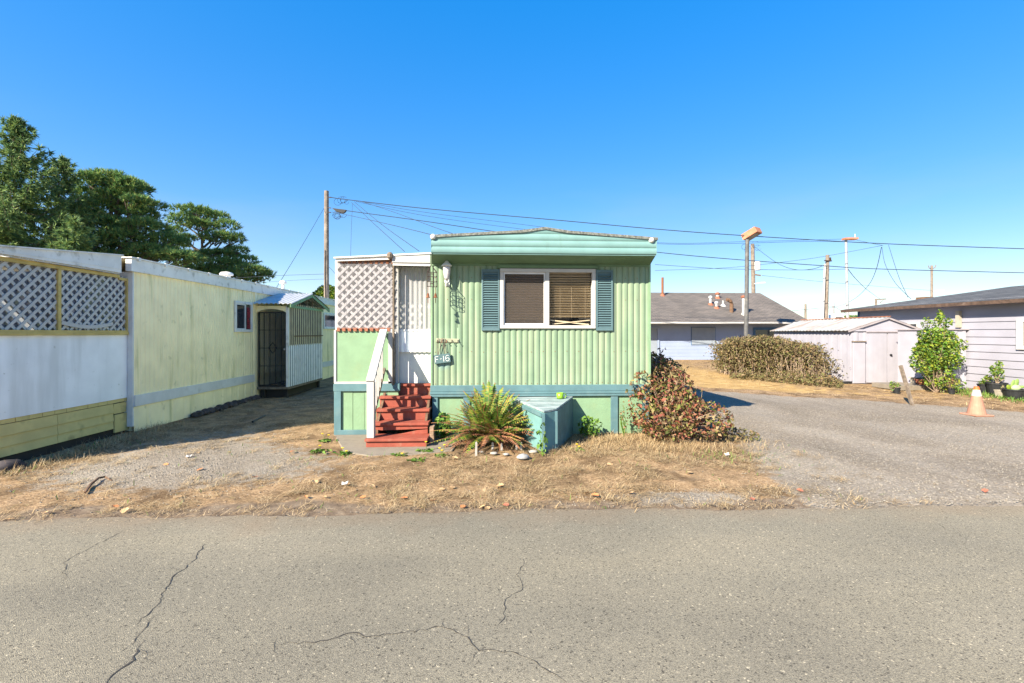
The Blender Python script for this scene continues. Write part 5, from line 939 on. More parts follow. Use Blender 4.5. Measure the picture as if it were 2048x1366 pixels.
# low growth at the hedge foot
t = thing('ground_cover', None, None, gp(1600, 16.5)); n = 2600; px = rng.uniform(1460, 1685, n); d = np.interp(px, [1460, 1700], [16.9, 13.6]) + rng.uniform(-.9, .5, n); P = np.array([tuple(atD(a, HY, b_)) for a, b_ in zip(px, d)]); P[:, 2] = rng.uniform(.0, 1, n) ** 2 * np.interp(px, [1460, 1560, 1660, 1700], [.15, .34, .3, .12]) + .01
bpy.data.objects.remove(t); v, f = leaves(P, .085, .3, .4, .5); tag(npmesh('ground_cover', v, f, G_HEDGE), kind='stuff')

# yellow-green shrub by the lilac cabinet
SD = 12.3; sp_ = atD(1876, HY, SD); sh = thing('shrub', 'upright yellow-green leafy shrub in front of the lilac cabinet', 'shrub', (sp_.x, sp_.y, 0))
def sp3(px, py, dd=0): return np.array(tuple(atD(px, py, SD + dd)))
C_ = []; s_ = SD / F
for (px, py, rx, ry_, n) in ((1872, 705, 36, 34, 1500), (1850, 725, 26, 24, 650), (1895, 720, 26, 24, 650), (1876, 680, 30, 26, 800), (1858, 672, 20, 16, 300), (1895, 682, 20, 16, 260), (1880, 652, 12, 20, 170), (1880, 632, 6, 14, 80), (1853, 645, 8, 12, 60), (1897, 645, 7, 10, 60), (1838, 700, 12, 10, 90), (1918, 690, 14, 14, 110), (1876, 750, 26, 22, 420), (1885, 765, 34, 14, 300), (1926, 695, 8, 6, 30)):
    C_.append(ball(n, sp3(px, py), (rx * s_, min(rx, 34) * s_, ry_ * s_), .35))
cc = np.concatenate(C_); cc = cc[cc[:, 2] > .02]; v, f = leaves(cc, .075, .5, .5, .4); npmesh('foliage', v, f, G_SHRUB, sh); b = MB()
for e in cc[rng.integers(0, len(cc), 70)]: twigs(b, (sp_.x + random.uniform(-.08, .08), sp_.y, 0), [e], .014, .004, .06, 5)
b.build('branch', G_DRY, sh)

# ------------------------------------------------------------------ sword fern and the little plants by the steps
def frond(base, az, length, rise, droop, wid, out_v, out_f, rachis, curl=0):
    base = np.array(base); o = np.array([math.cos(az), math.sin(az), 0]); sd_ = np.array([-math.sin(az), math.cos(az), 0]); N_ = 26; pts = []
    for i in range(N_ + 1):
        s_ = i / N_; pts.append(base + o * length * (math.cos(rise) * s_ + .10 * s_ * s_) + np.array([0, 0, length * (math.sin(rise) * s_ - droop * s_ ** 2.2)]))
    for i in range(1, N_):
        p, t_ = pts[i], pts[i + 1] - pts[i - 1]; t_ = t_ / np.linalg.norm(t_); w_ = wid * math.sin(math.pi * min(1, (i / N_) * .93 + .1)) ** .7 * random.uniform(.8, 1.1)
        for sg_ in (-1, 1):
            tip = p + sd_ * sg_ * w_ + t_ * w_ * .35 + np.array([0, 0, -w_ * random.uniform(.1, .45)]); k = len(out_v); out_v += [p - t_ * length * .016, p + t_ * length * .016, tip]; out_f.append((k, k + 1, k + 2))
    rachis.append(pts[::5] + [pts[-1]])
fb = atD(978, 880, 6.66); fb = Vector((fb.x, fb.y, .05)); fe = thing('fern', 'big yellowing sword fern with brown dead fronds between the steps and the teal box', 'fern', (fb.x, fb.y, 0))
gv, gf, dv, df, rg, rd = [], [], [], [], [], []; r = random.Random(21)
for i in range(125):
    az = r.random() * 6.283; L_ = r.uniform(.5, .88); up = r.uniform(.45, 1.45); o = (fb.x + r.uniform(-.16, .16), fb.y + r.uniform(-.1, .1), .05)
    if math.sin(az) > .3: up = r.uniform(1.05, 1.45); L_ *= .95
    frond(o, az, L_, up, r.uniform(.15, .55) if up < 1.2 else r.uniform(.05, .3), r.uniform(.07, .11), gv, gf, rg)
for az, L_, up in ((1.6, 1.2, 1.5), (1.3, 1.15, 1.38), (1.9, 1.15, 1.42), (1.0, 1.1, 1.3), (2.2, 1.1, 1.3), (.75, 1.05, 1.25), (2.5, 1.05, 1.2), (1.45, 1.1, 1.3), (.15, 1.0, .75), (.3, 1.0, 1.0), (.05, .95, .55), (.45, 1.0, 1.15), (.25, .95, .85), (-.15, 1.0, .7), (.6, 1.0, 1.2), (1.45, .95, 1.4), (1.0, .9, 1.3), (2.1, .92, 1.35), (1.3, .98, 1.45), (.5, .85, 1.1), (2.6, .85, 1.15), (-.1, .9, .8), (-.4, .85, .55), (1.9, .86, 1.42), (1.2, .84, 1.25), (.9, .8, 1.15), (2.3, .8, 1.3), (3.0, .85, .75), (3.3, .85, .5), (3.6, .9, .35), (.1, .8, .6), (-.2, .8, .5), (2.7, .8, .95), (1.55, .98, 1.5), (1.75, .9, 1.5), (3.45, .85, .9), (3.1, .9, .6), (.35, .85, .95)): frond((fb.x, fb.y, .06), az, L_, up, .3, .10, gv, gf, rg)
for i in range(95):
    az = r.uniform(-3.8, .6); frond((fb.x + r.uniform(-.22, .22), fb.y + r.uniform(-.14, .1), .10), az, r.uniform(.3, .78), r.uniform(.1, .95), r.uniform(.25, .6), r.uniform(.045, .08), dv, df, rd)
npmesh('foliage', gv, gf, G_FERN, fe); npmesh('foliage', np.maximum(np.array(dv), [-99, -99, .012]), df, G_FERND, fe, )
b = MB()
for p in rg + rd: b.tube([Vector(q) for q in p], .004, 4, cap=False)
b.build('stem', G_FERND, fe)
def leafy(name, label, cat, c, rad, n, size, m, grp=None, up=.8, stems=6):
    t = thing(name, label, cat, (c[0], c[1], 0), grp); cc = ball(n, c, rad, .15); cc[:, 2] = np.maximum(cc[:, 2], .012); v, f = leaves(cc, size, up, .8); npmesh('foliage', v, f, m, t); b = MB()
    twigs(b, (c[0], c[1], 0), cc[:stems], .006, .003, .04, 4); b.build('stem', G_WEED, t); return t
p = atD(884, 858, 6.95); leafy('leafy_weed', 'round-leaved green weed between the red steps and the fern', 'weed', (p.x, p.y, .2), (.13, .12, .2), 130, .07, G_WEED)
p = atD(1086, 868, 6.0); leafy('leafy_weed', 'green bramble shoots climbing the front corner of the teal box', 'weed', (p.x, p.y, .22), (.08, .06, .2), 30, .06, G_WEED)
p = atD(1180, 862, 7.0); leafy('leafy_weed', 'bright green weed in the shadow line beside the teal box', 'weed', (p.x, p.y, .17), (.18, .1, .17), 150, .065, G_WEED)
p = atD(1248, 845, 7.1); leafy('leafy_weed', 'tall thin seeding weed against the mint skirting post', 'weed', (p.x, p.y, .28), (.07, .05, .28), 60, .035, G_HEDGE, None, .3, 12)
# dandelions
def dandelion(px, py, label, heads):
    p = atZ(px, py); t = thing('dandelion', label, 'dandelion', p); n = 26; cc = np.array(tuple(p)) + rng.normal(0, 1, (n, 3)) * [.055, .04, .0] + [0, 0, .02]; v, f = leaves(cc, .075, 2.0, .4); npmesh('foliage', v, f, G_WEED, t)
    for (dx, h_) in heads:
        b = MB(); e = p + Vector((dx, 0, h_)); b.tube([p, p.lerp(e, .6) + Vector((.005, 0, .01)), e], .0025, 4); b.build('stem', G_WEED, t); b = MB(); b.lathe((e.x, e.y, e.z), [(.001, -.008), (.014, 0), (.019, .007), (.001, .01)], 9); b.build('flower_head', M['flower'], t)
dandelion(690, 910, 'dandelion tuft at the slab corner below the porch brick', [(-.03, .09), (.02, .05)]); dandelion(852, 905, 'dandelion with one tall bloom just below the bottom red step', [(.0, .14)]); dandelion(884, 915, 'dandelion with three blooms between the steps and the fern', [(-.03, .12), (.03, .16), (0, .09)])
dandelion(800, 912, 'dandelion rosette on the straw in front of the bottom step', [(.03, .03)]); dandelion(836, 924, 'flattened green rosette in the straw below the slab', [(.05, .02)]); dandelion(1154, 902, 'dandelion with two blooms in the dry grass under the teal box', [(.0, .09), (.03, .06)])
dandelion(652, 884, 'dandelion clump where the dirt track meets the porch slab', [(-.05, .12), (.04, .1)]); dandelion(640, 905, 'dandelion in the straw beside the slab edge', [(0, .09)])
# whitewashed bits edging the fern, a grey stone, pickets
for k, (px, py, w_) in enumerate(((962, 905, .03), (988, 908, .04), (1012, 910, .035), (1066, 905, .05), (1090, 900, .035))):
    p = atZ(px, py); b = MB(); b.lathe((0, 0, 0), [(.001, -.2), (.9, -.1), (1, .25), (.6, .5), (.001, .6)], 9); b.v = [(p.x + x * w_ * (1.3 + .2 * math.sin(i * 2 + k)), p.y + y * w_, z * w_ + .005) for i, (x, y, z) in enumerate(b.v)]; tag(b.build('edging_stone', M['stone_white'], smooth=True), 'whitewashed stone in the curved edging in front of the fern', 'stone', 'white stones edging the fern')
p = atZ(1046, 916); b = MB(); b.lathe((0, 0, 0), [(.001, -.1), (.9, -.05), (1, .15), (.7, .5), (.001, .7)], 12); b.v = [(p.x + x * .085, p.y + y * .06, z * .085) for x, y, z in b.v]; tag(b.build('stone', M['stone'], smooth=True), 'smooth grey stone at the front of the fern edging', 'stone')
for px, py, h_ in ((952, 912, .17), (985, 900, .09), (1003, 901, .085), (1033, 899, .09), (1042, 900, .09)):
    p = atZ(px, py); b = MB(); b.prism([(p.x - .014, p.y, 0), (p.x + .014, p.y, 0), (p.x + .018, p.y, h_), (p.x + .004, p.y, h_ + .02), (p.x - .01, p.y, h_)], (0, .012, 0)); tag(b.build('picket', M['stone_white']), 'short peeling white edging picket standing in front of the fern' if h_ < .15 else 'tallest peeling white picket at the fern, leaning clear of the others', 'picket', 'white edging pickets' if h_ < .15 else None)

# ------------------------------------------------------------------ dry grass, straw litter, fallen leaves, loose gravel
def grass(n, X0, X1, Y0, Y1, keepf, hl, hh, flat, w_=.0035):
    X = rng.uniform(X0, X1, n); Y = rng.uniform(Y0, Y1, n); k = keepf(X, Y) > rng.uniform(0, 1, n); X, Y = X[k], Y[k]; n = len(X); az = rng.uniform(0, 6.283, n); L_ = rng.uniform(hl, hh, n); el_ = np.abs(rng.normal(0, flat, n))
    o = np.stack([np.cos(az) * np.cos(el_), np.sin(az) * np.cos(el_), np.sin(el_)], 1) * L_[:, None]; s_ = np.stack([-np.sin(az), np.cos(az), np.zeros(n)], 1) * w_ * .5 * rng.uniform(.6, 1.5, (n, 1)); b_ = np.stack([X, Y, hump(X, Y) + .004 + rng.uniform(0, .012, n)], 1)
    m_ = b_ + o * .55 + np.stack([np.zeros(n), np.zeros(n), L_ * .06], 1); v = np.stack([b_ - s_, b_ + s_, m_ + s_ * .8, m_ - s_ * .8, b_ + o], 1).reshape(-1, 3); i = np.arange(n)[:, None] * 5
    return v, np.concatenate([i + [0, 1, 2], i + [0, 2, 3], i + [3, 2, 4]], 0)
def onslab(X, Y): return ((X > -2.55) & (X < -.55) & (Y > 6.05) & (Y < 7.4))
def verge(X, Y):
    g, _, _ = cover(X, Y); ins = (X > XL - 1.75) & (X < XR + .0) & (Y > FY); return (1 - g * .9) * ~ins * ~onslab(X, Y) * np.clip(-.3 + 1.1 * blot(X, Y) + .5 * np.sin(X * 4.3 + Y * 2) * np.sin(Y * 5.1 - X * 1.3), 0.03, 1) * (Y > road_edge(X) - .02 * rng.uniform(-1, 1, len(X))) * (X > LX + .0 * Y)
v1, f1 = grass(34000, -5.7, 4.2, 4.1, 7.3, verge, .05, .15, .16, .0026); v2, f2 = grass(20000, -5.7, -2.4, 7.3, 12, verge, .05, .14, .18, .003)
def tufts(n, per, X0, X1, Y0, Y1, keepf, hl, hh, rad, w_):
    X = rng.uniform(X0, X1, n); Y = rng.uniform(Y0, Y1, n); k = keepf(X, Y) > rng.uniform(0, 1, n); X, Y = X[k], Y[k]; n = len(X); az0 = rng.uniform(0, 6.283, n); hs_ = rng.uniform(.6, 1.3, n); X, Y, az0, hs_ = (np.repeat(a, per) for a in (X, Y, az0, hs_)); n = len(X)
    X = X + rng.normal(0, rad, n) * hs_; Y = Y + rng.normal(0, rad, n) * hs_; az = az0 + rng.normal(0, .7, n); L_ = rng.uniform(hl, hh, n) * hs_; el_ = np.abs(rng.normal(.1, .17, n)); ok = Y > road_edge(X) - .03; X, Y, az, L_, el_ = X[ok], Y[ok], az[ok], L_[ok], el_[ok]; n = len(X)
    o = np.stack([np.cos(az) * np.cos(el_), np.sin(az) * np.cos(el_), np.sin(el_)], 1) * L_[:, None]; s_ = np.stack([-np.sin(az), np.cos(az), np.zeros(n)], 1) * w_ * .5 * rng.uniform(.6, 1.5, (n, 1)); b_ = np.stack([X, Y, hump(X, Y) + .004 + rng.uniform(0, .015, n)], 1); m_ = b_ + o * .55 + np.stack([np.zeros(n), np.zeros(n), L_ * .06], 1)
    v = np.stack([b_ - s_, b_ + s_, m_ + s_ * .8, m_ - s_ * .8, b_ + o], 1).reshape(-1, 3); i = np.arange(n)[:, None] * 5; return v, np.concatenate([i + [0, 1, 2], i + [0, 2, 3], i + [3, 2, 4]], 0)
v7, f7 = tufts(3000, 46, -5.7, 4.2, 4.12, 7.3, lambda X, Y: np.clip(verge(X, Y) * .8 + .05, 0, 1) * ~onslab(X, Y) * ~((X > XL - 1.75) & (X < XR) & (Y > FY - .05)), .04, .115, .05, .0028)
def edgeband(X, Y): return np.exp(-((Y - road_edge(X) - .05) / .12) ** 2) * (X < 3.4) * .9 * (.25 + .75 * (np.sin(X * 6.1) + np.sin(X * 2.7 + 1) > .3))
v3, f3 = grass(9000, -7, 3.6, 4.0, 4.6, edgeband, .03, .10, .28)
def tall(X, Y): return (np.exp(-((X - 1.75) / .55) ** 2 - ((Y - 6.85) / .3) ** 2) + np.exp(-((X - 2.6) / .9) ** 2 - ((Y - 6.25) / .25) ** 2) + .6 * np.exp(-((X - .9) / .5) ** 2 - ((Y - 6.15) / .12) ** 2)) * (Y < 7.2)
v4, f4 = grass(26000, .2, 4.0, 5.7, 7.2, tall, .06, .17, .45, .0028)
def back(X, Y): g, gd, _ = cover(X, Y); return (1 - g) * np.clip(-.1 + 1.1 * blot(X * 1.3, Y * 1.7), .05, .9) * (X > 5) * (X < GX - .1)
v5, f5 = grass(34000, 4.5, 13.4, 8.3, 26, back, .04, .11, .3, .007)
def eside(X, Y): return np.exp(-((X - LX - .25) / .22) ** 2) * (X > LX + .02)
v6, f6 = grass(7000, -5.7, -4.6, 5.4, 8.2, eside, .05, .16, .6)
def cat_(*vf):
    o = 0; V = []; Fs = []
    for v, f in vf: V.append(v); Fs.append(f + o); o += len(v)
    return np.concatenate(V), np.concatenate(Fs)
v, f = cat_((v7, f7), (v1, f1), (v2, f2), (v3, f3), (v4, f4), (v5, f5), (v6, f6)); tag(npmesh('dry_grass', v, f, G_STRAW), kind='stuff')
def green1(X, Y): return (np.exp(-((X - 3.15) / .5) ** 2 - ((Y - 5.85) / .2) ** 2) + .8 * np.exp(-((X + 2.0) / .5) ** 2 - ((Y - 6.0) / .06) ** 2) + .5 * np.exp(-((X + 1.55) / .12) ** 2 - ((Y - 4.25) / .05) ** 2) + .3 * np.exp(-((X - .2) / .1) ** 2 - ((Y - 4.2) / .05) ** 2) + .7 * np.exp(-((X - LX - .2) / .12) ** 2) * (Y < 7.6) + .03) * ~onslab(X, Y)
def green2(X, Y): return np.exp(-((X - 12.6) / .5) ** 2) * .9
va, fa = grass(16000, -5.7, 4.2, 4.12, 7.2, green1, .03, .09, .6, .006); vb_, fb_ = grass(5000, 11.2, 13.4, 9.5, 13.2, green2, .05, .13, .8, .012); v, f = cat_((va, fa), (vb_, fb_)); tag(npmesh('green_grass', v, f, G_WEED), kind='stuff')
# loose gravel
def stones(n, X, Y, s_):
    X, Y = X[:n], Y[:n]; n = len(X); o = np.array([[1, 0, 0], [0, 1, 0], [-1, 0, 0], [0, -1, 0], [0, 0, 1], [0, 0, -1]]) * 1.0; R_ = rng.uniform(.5, 1.3, (n, 6, 1)) * s_[:, None, None]; az = rng.uniform(0, 6.28, n); c_, s2 = np.cos(az), np.sin(az)
    P = o[None] * R_; P = np.stack([P[..., 0] * c_[:, None] - P[..., 1] * s2[:, None], P[..., 0] * s2[:, None] + P[..., 1] * c_[:, None], P[..., 2] * .7], -1) + np.stack([X, Y, hump(X, Y) + .3 * s_], 1)[:, None]
    t_ = np.array([[0, 1, 4], [1, 2, 4], [2, 3, 4], [3, 0, 4], [1, 0, 5], [2, 1, 5], [3, 2, 5], [0, 3, 5]]); return P.reshape(-1, 3), (np.arange(n)[:, None, None] * 6 + t_[None]).reshape(-1, 3)
n = 30000; X = rng.uniform(-5.6, 8.5, n); Y = 4.1 + rng.uniform(0, 1, n) ** 1.3 * 5; g, _, _ = cover(X, Y); k = (rng.uniform(0, 1, n) < g * .8 + .015) & (Y > road_edge(X)) & ~onslab(X, Y) & ~((X > XL - 1.8) & (X < XR + .1) & (Y > FY - .1)); X, Y = X[k], Y[k]
sz_ = rng.uniform(.004, .011, len(X)) * (1 + .3 * np.exp(-((Y - 4.5) / .35) ** 2) * (X > 3.4)); v, f = stones(len(X), X, Y, sz_)
tag(npmesh('gravel', v, f, mat('gravel_stone', (.3, .29, .27), .9, island=[(.12, .11, .095), (.22, .195, .16), (.26, .235, .195), (.32, .295, .25), (.21, .165, .12)])), kind='stuff')
# fallen leaves: one shape, copied
lf = MB(); n_ = 9
for i in range(n_): s_ = i / (n_ - 1); w_ = .5 * math.sin(math.pi * s_) ** .7 * (1 + .25 * math.sin(i * 2.6)); lf.v += [(s_ - .5, w_, .18 * w_ + .12 * s_ * s_), (s_ - .5, 0, .02 + .1 * s_ * s_), (s_ - .5, -w_, .25 * w_ + .1 * s_ * s_)]
for i in range(n_ - 1): k = 3 * i; lf.f += [(k, k + 3, k + 4, k + 1), (k + 1, k + 4, k + 5, k + 2)]
lf.m = [0] * len(lf.f); leaf_mats = [mat('fallen_leaf_' + nm, c_, .8, .25, 3, dirt=dc, damt=.5, dscale=2.2) for nm, c_, dc in (('orange', (.50, .19, .07), (.3, .12, .06)), ('tan', (.50, .32, .16), (.32, .18, .09)), ('russet', (.33, .12, .07), (.2, .08, .05)))]
proto = [lf.build('fallen_leaf', m_) for m_ in leaf_mats]
spots = [(1190, 995, 0), (926, 1017, 0), (884, 982, 1), (905, 978, 1), (865, 1005, 0), (1000, 976, 1), (1012, 1014, 2), (965, 1018, 1), (975, 1019, 1), (1380, 948, 1), (1262, 990, 1), (1174, 990, 1), (630, 968, 1), (612, 998, 0), (648, 998, 1), (400, 942, 0), (330, 934, 0), (396, 908, 1), (458, 907, 1), (376, 917, 1), (230, 1018, 0), (355, 998, 1), (510, 958, 2), (250, 1026, 1), (585, 906, 0), (632, 903, 1), (20, 1042, 1), (155, 970, 1), (90, 1030, 1), (910, 919, 1), (695, 973, 1), (1220, 932, 1), (1505, 1002, 2), (1470, 928, 2), (1970, 985, 2), (1600, 985, 2), (745, 975, 1), (726, 998, 0), (808, 1000, 0)]
r = random.Random(5); used = set()
for px, py, k in spots:
    p = atZ(px, py); o = proto[k] if k not in used else proto[k].copy()
    if k in used: COL.objects.link(o)
    used.add(k); s_ = r.uniform(.055, .09); o.location = (p.x, p.y, .018 if p.y > 4.2 else .012); o.rotation_euler = (r.uniform(-.25, .25), r.uniform(-.25, .25), r.uniform(0, 6.28)); o.scale = (s_, s_ * r.uniform(.6, .95), s_ * r.uniform(.6, 1.6))
    tag(o, ('curled orange dry leaf lying on the straw verge', 'pale tan dry leaf lying on the straw verge', 'dark russet dry leaf lying on the verge and gravel')[k], 'leaf', ('orange fallen leaves', 'tan fallen leaves', 'russet fallen leaves')[k])
# bent stick, litter
b = MB(); b.tube([atZ(170, 988) + Vector((0, 0, .015)), atZ(182, 974) + Vector((0, 0, .03)), atZ(196, 964) + Vector((0, 0, .04)), atZ(210, 959) + Vector((0, 0, .03)), atZ(224, 964) + Vector((0, 0, .015))], [.012, .014, .012, .010, .006], 7); tag(b.build('stick', M['wood_brown']), 'bent brown stick arching over the straw near the lattice porch', 'stick')
b = MB(); b.tube([atZ(505, 846) + Vector((0, 0, .02)), atZ(530, 834) + Vector((0, 0, .03))], [.02, .016], 6); tag(b.build('stick', M['black']), 'short dark stick in the shaded grass before the door shelter', 'stick')
for px, py, lb in ((378, 917, 'white scrap of paper on the gravel track'), (690, 972, 'white scrap of paper on the straw below the porch slab'), (1454, 913, 'white scrap of litter by the gravel end of the bush')):
    p = atZ(px, py); b = MB(); b.add([(p.x - .03, p.y - .02, .02), (p.x + .025, p.y - .015, .025), (p.x + .03, p.y + .02, .05), (p.x - .01, p.y + .025, .03), (p.x - .035, p.y + .01, .045)], [(0, 1, 4), (1, 2, 3), (1, 3, 4)]); tag(b.build('paper_scrap', M['white']), lb, 'litter')

# ------------------------------------------------------------------ poles, lamps, wires
def pole(name, label, px, ptop, d, r0, mt, lean=0, cat='pole', pb=None):
    base = atD(px + lean, HY, d); t = thing(name, label, cat, (base.x, base.y, 0)); tp = atD(px, ptop, d); b = MB(); b.tube([(base.x, base.y, 0), Vector((base.x, base.y, 0)).lerp(tp, .5), tp], [r0 * 1.25, r0 * 1.1, r0], 12); b.build('shaft', mt, t); return t
UP = pole('utility_pole', 'tall weathered grey utility pole with cable loops and a splice box behind the entry porch', 653, 382, 22, .105, M['pole'])
def loops(px, py, d, w_, n, parent, seed):
    r = random.Random(seed); b = MB()
    for k in range(n):
        cx_, cy_ = px + r.uniform(-w_, w_) * .5, py + r.uniform(-3, 5); rr = r.uniform(4, 9); pts = [atD(cx_ + rr * math.cos(a), cy_ - 2 + rr * .9 * math.sin(a), d + .05 * k) for a in np.linspace(0, 5.6, 14)]; b.tube(pts, .008, 4, cap=False)
    b.build('cable_loops', M['wire'], parent)
loops(684, 402, 22, 20, 5, UP, 2); loops(680, 430, 22, 18, 6, UP, 3)
p, q = atD(664, 419, 22), atD(692, 421, 22); b = MB(); b.prism([atD(664, 416, 21.95), atD(692, 419.5, 21.95), atD(690, 423, 21.95), atD(686, 426, 21.95), atD(672, 423, 21.95)], Vector((0, .14, 0))); b.build('splice_box', M['black'], UP)
for py in (394, 415, 424): b = MB(); b.tube([atD(653, py, 22), atD(662, py + 1, 21.9)], .02, 6); b.build('bracket', M['iron'], UP)
b = MB(); b.tube([atD(650, 500, 21.86), atD(649.5, 540, 21.86), atD(651, 610, 21.86)], .015, 5); b.build('conduit', M['iron'], UP)
TP = pole('utility_pole', 'distant brown utility pole carrying a white transformer beyond the blue house roof', 1505, 488, 38, .14, M['pole'], 4)
p = atD(1515, 532, 37.7); b = MB(); b.lathe((p.x, p.y, p.z), [(.05, -.36), (.22, -.34), (.22, .3), (.16, .36), (.03, .4)], 14); b.build('transformer', M['white_alu'], TP); loops(1492, 498, 37.8, 10, 3, TP, 4); loops(1513, 494, 37.8, 10, 3, TP, 6)
b = MB(); b.tube([atD(1508, 568, 37.8), atD(1518, 566, 37.8), atD(1526, 565, 37.8)], .04, 6); p = atD(1525, 565.5, 37.8); b.bar(p - Vector((.15, 0, 0)), p + Vector((.2, 0, .02)), .16, .09); b.build('lamp_arm', M['white_alu'], TP)
b = MB(); b.bar(atD(1510, 549, 37.8), atD(1521, 551, 37.8), .12, .1); b.build('bracket', M['wood_grey'], TP)
BP = pole('utility_pole', 'brown wooden pole with a white conduit standing behind the lilac shed', 1655, 510, 24, .085, M['pole'], -5)
b = MB(); b.tube([atD(1650, 528, 23.86), atD(1646, 630, 23.86)], .05, 8); b.build('conduit', M['white'], BP); b = MB(); b.bar(atD(1649, 521, 23.9), atD(1663, 522, 23.9), .06, .05); b.tube([atD(1660, 515, 23.9), atD(1661, 523, 23.9)], .05, 6); b.build('bracket', M['iron'], BP)
MP = pole('lamp_mast', 'slim pale metal mast topped by a flat orange lamp bar behind the shed', 1692, 480, 24, .06, M['mast'], 5, 'lamp mast')
b = MB(); b.bar(atD(1687, 478, 24), atD(1713, 477.5, 24), .3, .1); b.build('lamp_bar', M['orange_lamp'], MP); b = MB(); b.tube([atD(1710, 476, 24), atD(1710, 468, 24)], .02, 5); b.build('antenna', M['white_alu'], MP)
SL = pole('street_lamp', 'dark metal street lamp with a faded orange box head rising behind the hedge', 1494.5, 479, 22, .085, M['lamp_pole'], -3, 'street lamp')
h0 = atD(1503, 468, 22); dr_ = Vector((.55, -.80, .10)).normalized(); sd_ = Vector((.82, .56, .12)).normalized(); up_ = sd_.cross(dr_).normalized(); up_ = up_ if up_.z > 0 else -up_; up_ = (up_ + Vector((-.1, .35, 0))).normalized(); b = MB(); tl = (dr_ - up_ * dr_.dot(up_)).normalized()
b.bar(h0 - tl * .36, h0 + tl * .36, .56, .30, up=up_); hd = b.build('lamp_head', M['orange_lamp'], SL, bevel=.02); b = MB(); cz_ = h0 - up_ * .152; b.bar(cz_ - tl * .27, cz_ + tl * .27, .42, .02, up=up_); b.build('lens', M['lens'], hd)
b = MB(); a = atD(1494.5, 480, 22); b.tube([a + Vector((0, 0, -.1)), h0 - tl * .2 + Vector((0, 0, -.05))], .07, 8); b.build('neck', M['lamp_pole'], SL)
FP = pole('utility_pole', 'far pale pole with a street light arm above the grey house roof', 1863.5, 531, 60, .13, M['pole']); b = MB(); b.tube([atD(1864, 583, 60), atD(1874, 582, 60)], .05, 6); b.bar(atD(1874, 581.5, 60), atD(1886, 580.5, 60), .3, .14); b.build('lamp_arm', M['white_alu'], FP); b = MB(); b.tube([atD(1857, 531, 60), atD(1858, 536, 60), atD(1864, 538, 60), atD(1870, 535, 60), atD(1872, 530, 60)], .05, 6); b.build('crossarm', M['wood_grey'], FP)
CP = pole('utility_pole', 'far pale pole with a slanted crossarm at the grey house roof corner', 1752, 599, 60, .12, M['pole']); b = MB(); b.bar(atD(1750, 599, 60), atD(1772, 598, 60), .12, .14); b.tube([atD(1760, 606, 60), atD(1767, 600, 60)], .04, 5); b.build('crossarm', M['wood_grey'], CP)
pole('utility_pole', 'short thin far pole just past the slope of the blue house roof', 1611, 608, 55, .11, M['pole'])
WP = pole('utility_pole', 'far whitish pole with a small light, between the brown pole and the slim mast', 1666.5, 606, 70, .16, M['mast']); b = MB(); b.tube([atD(1667, 608, 70), atD(1662, 606, 70)], .06, 5); b.bar(atD(1655, 606, 70), atD(1662, 606, 70), .3, .16); b.build('lamp_arm', M['white_alu'], WP)
def wire(label, pts, r=.013, grp=None):
    """pts: (px, py, distance) smoothed into one sagging cable"""
    P = [atD(a, b_, d) for a, b_, d in pts]; out = []
    for i in range(len(P) - 1):
        p0, p1, p2, p3 = P[max(i - 1, 0)], P[i], P[i + 1], P[min(i + 2, len(P) - 1)]
        for k in range(8): t = k / 8; out.append(.5 * ((2 * p1) + (p2 - p0) * t + (2 * p0 - 5 * p1 + 4 * p2 - p3) * t * t + (3 * p1 - p0 - 3 * p2 + p3) * t ** 3))
    out.append(P[-1]); b = MB(); b.tube(out, r, 5); return tag(b.build('overhead_wire', M['wire']), label, 'wire', grp)
wire('heaviest upper cable running from the weathered pole past the street lamp', [(660, 394, 22), (692, 399, 22), (860, 418, 22), (1100, 439, 22), (1310, 458, 22), (1485, 471, 22), (1760, 487, 22), (2060, 498, 22)], .02)
wire('lower heavy cable leaving the splice box of the weathered pole', [(690, 421, 22), (735, 427, 22), (860, 444, 22), (1100, 479, 22), (1310, 504, 22), (1460, 518, 22), (1655, 532, 22), (1760, 538, 22), (2060, 546, 22)], .018)
wire('service cable from under the splice box to the mint home roof', [(664, 424, 22), (700, 431, 21), (780, 449, 17), (862, 469, 13)], .010)
wire('thin cable fanning down steeply from the upper loops to the mint roof', [(723, 403, 22), (790, 425, 19), (862, 452, 15), (905, 467, 12.5)], .009)
wire('thin cable close below the heaviest upper cable', [(725, 404, 22), (860, 426, 22), (1100, 456, 22), (1310, 485, 22), (1500, 483, 23), (1688, 478, 24)], .009)
wire('second thin cable below the heaviest upper cable', [(712, 403, 22), (860, 433, 22), (1100, 465, 22), (1310, 487, 22), (1460, 487, 22), (1610, 483, 22.5), (1700, 484, 23)], .009)
wire('steep service drop to the porch roof', [(703, 405, 22), (740, 440, 19), (809, 503, 14)], .010); wire('steep service drop crossing the other to the mint roof corner', [(708, 403, 22), (765, 450, 18), (838, 502, 13)], .010)
wire('plumb drop cable hanging down behind the lattice porch panel', [(705, 408, 21), (703, 450, 20), (701, 520, 18)], .007)
wire('guy cable slanting down from the weathered pole to the yellow roof', [(648, 416, 22), (602, 495, 19), (553, 575, 16)], .009)
wire('faint low cable between the round-topped pine and the weathered pole', [(400, 560, 40), (540, 552, 34), (650, 548, 28)], .012); wire('fainter lowest cable left of the weathered pole', [(480, 568, 40), (580, 561, 36), (650, 558, 32)], .010)
wire('short cable curling off the weathered pole at porch roof height', [(657, 533, 21.8), (664, 540, 20), (674, 552, 17)], .009)
wire('loop cable sagging from the transformer pole to the brown pole', [(1502, 488, 37), (1522, 503, 35), (1556, 527, 31), (1590, 539, 28), (1625, 538, 26), (1649, 530, 24)], .014)
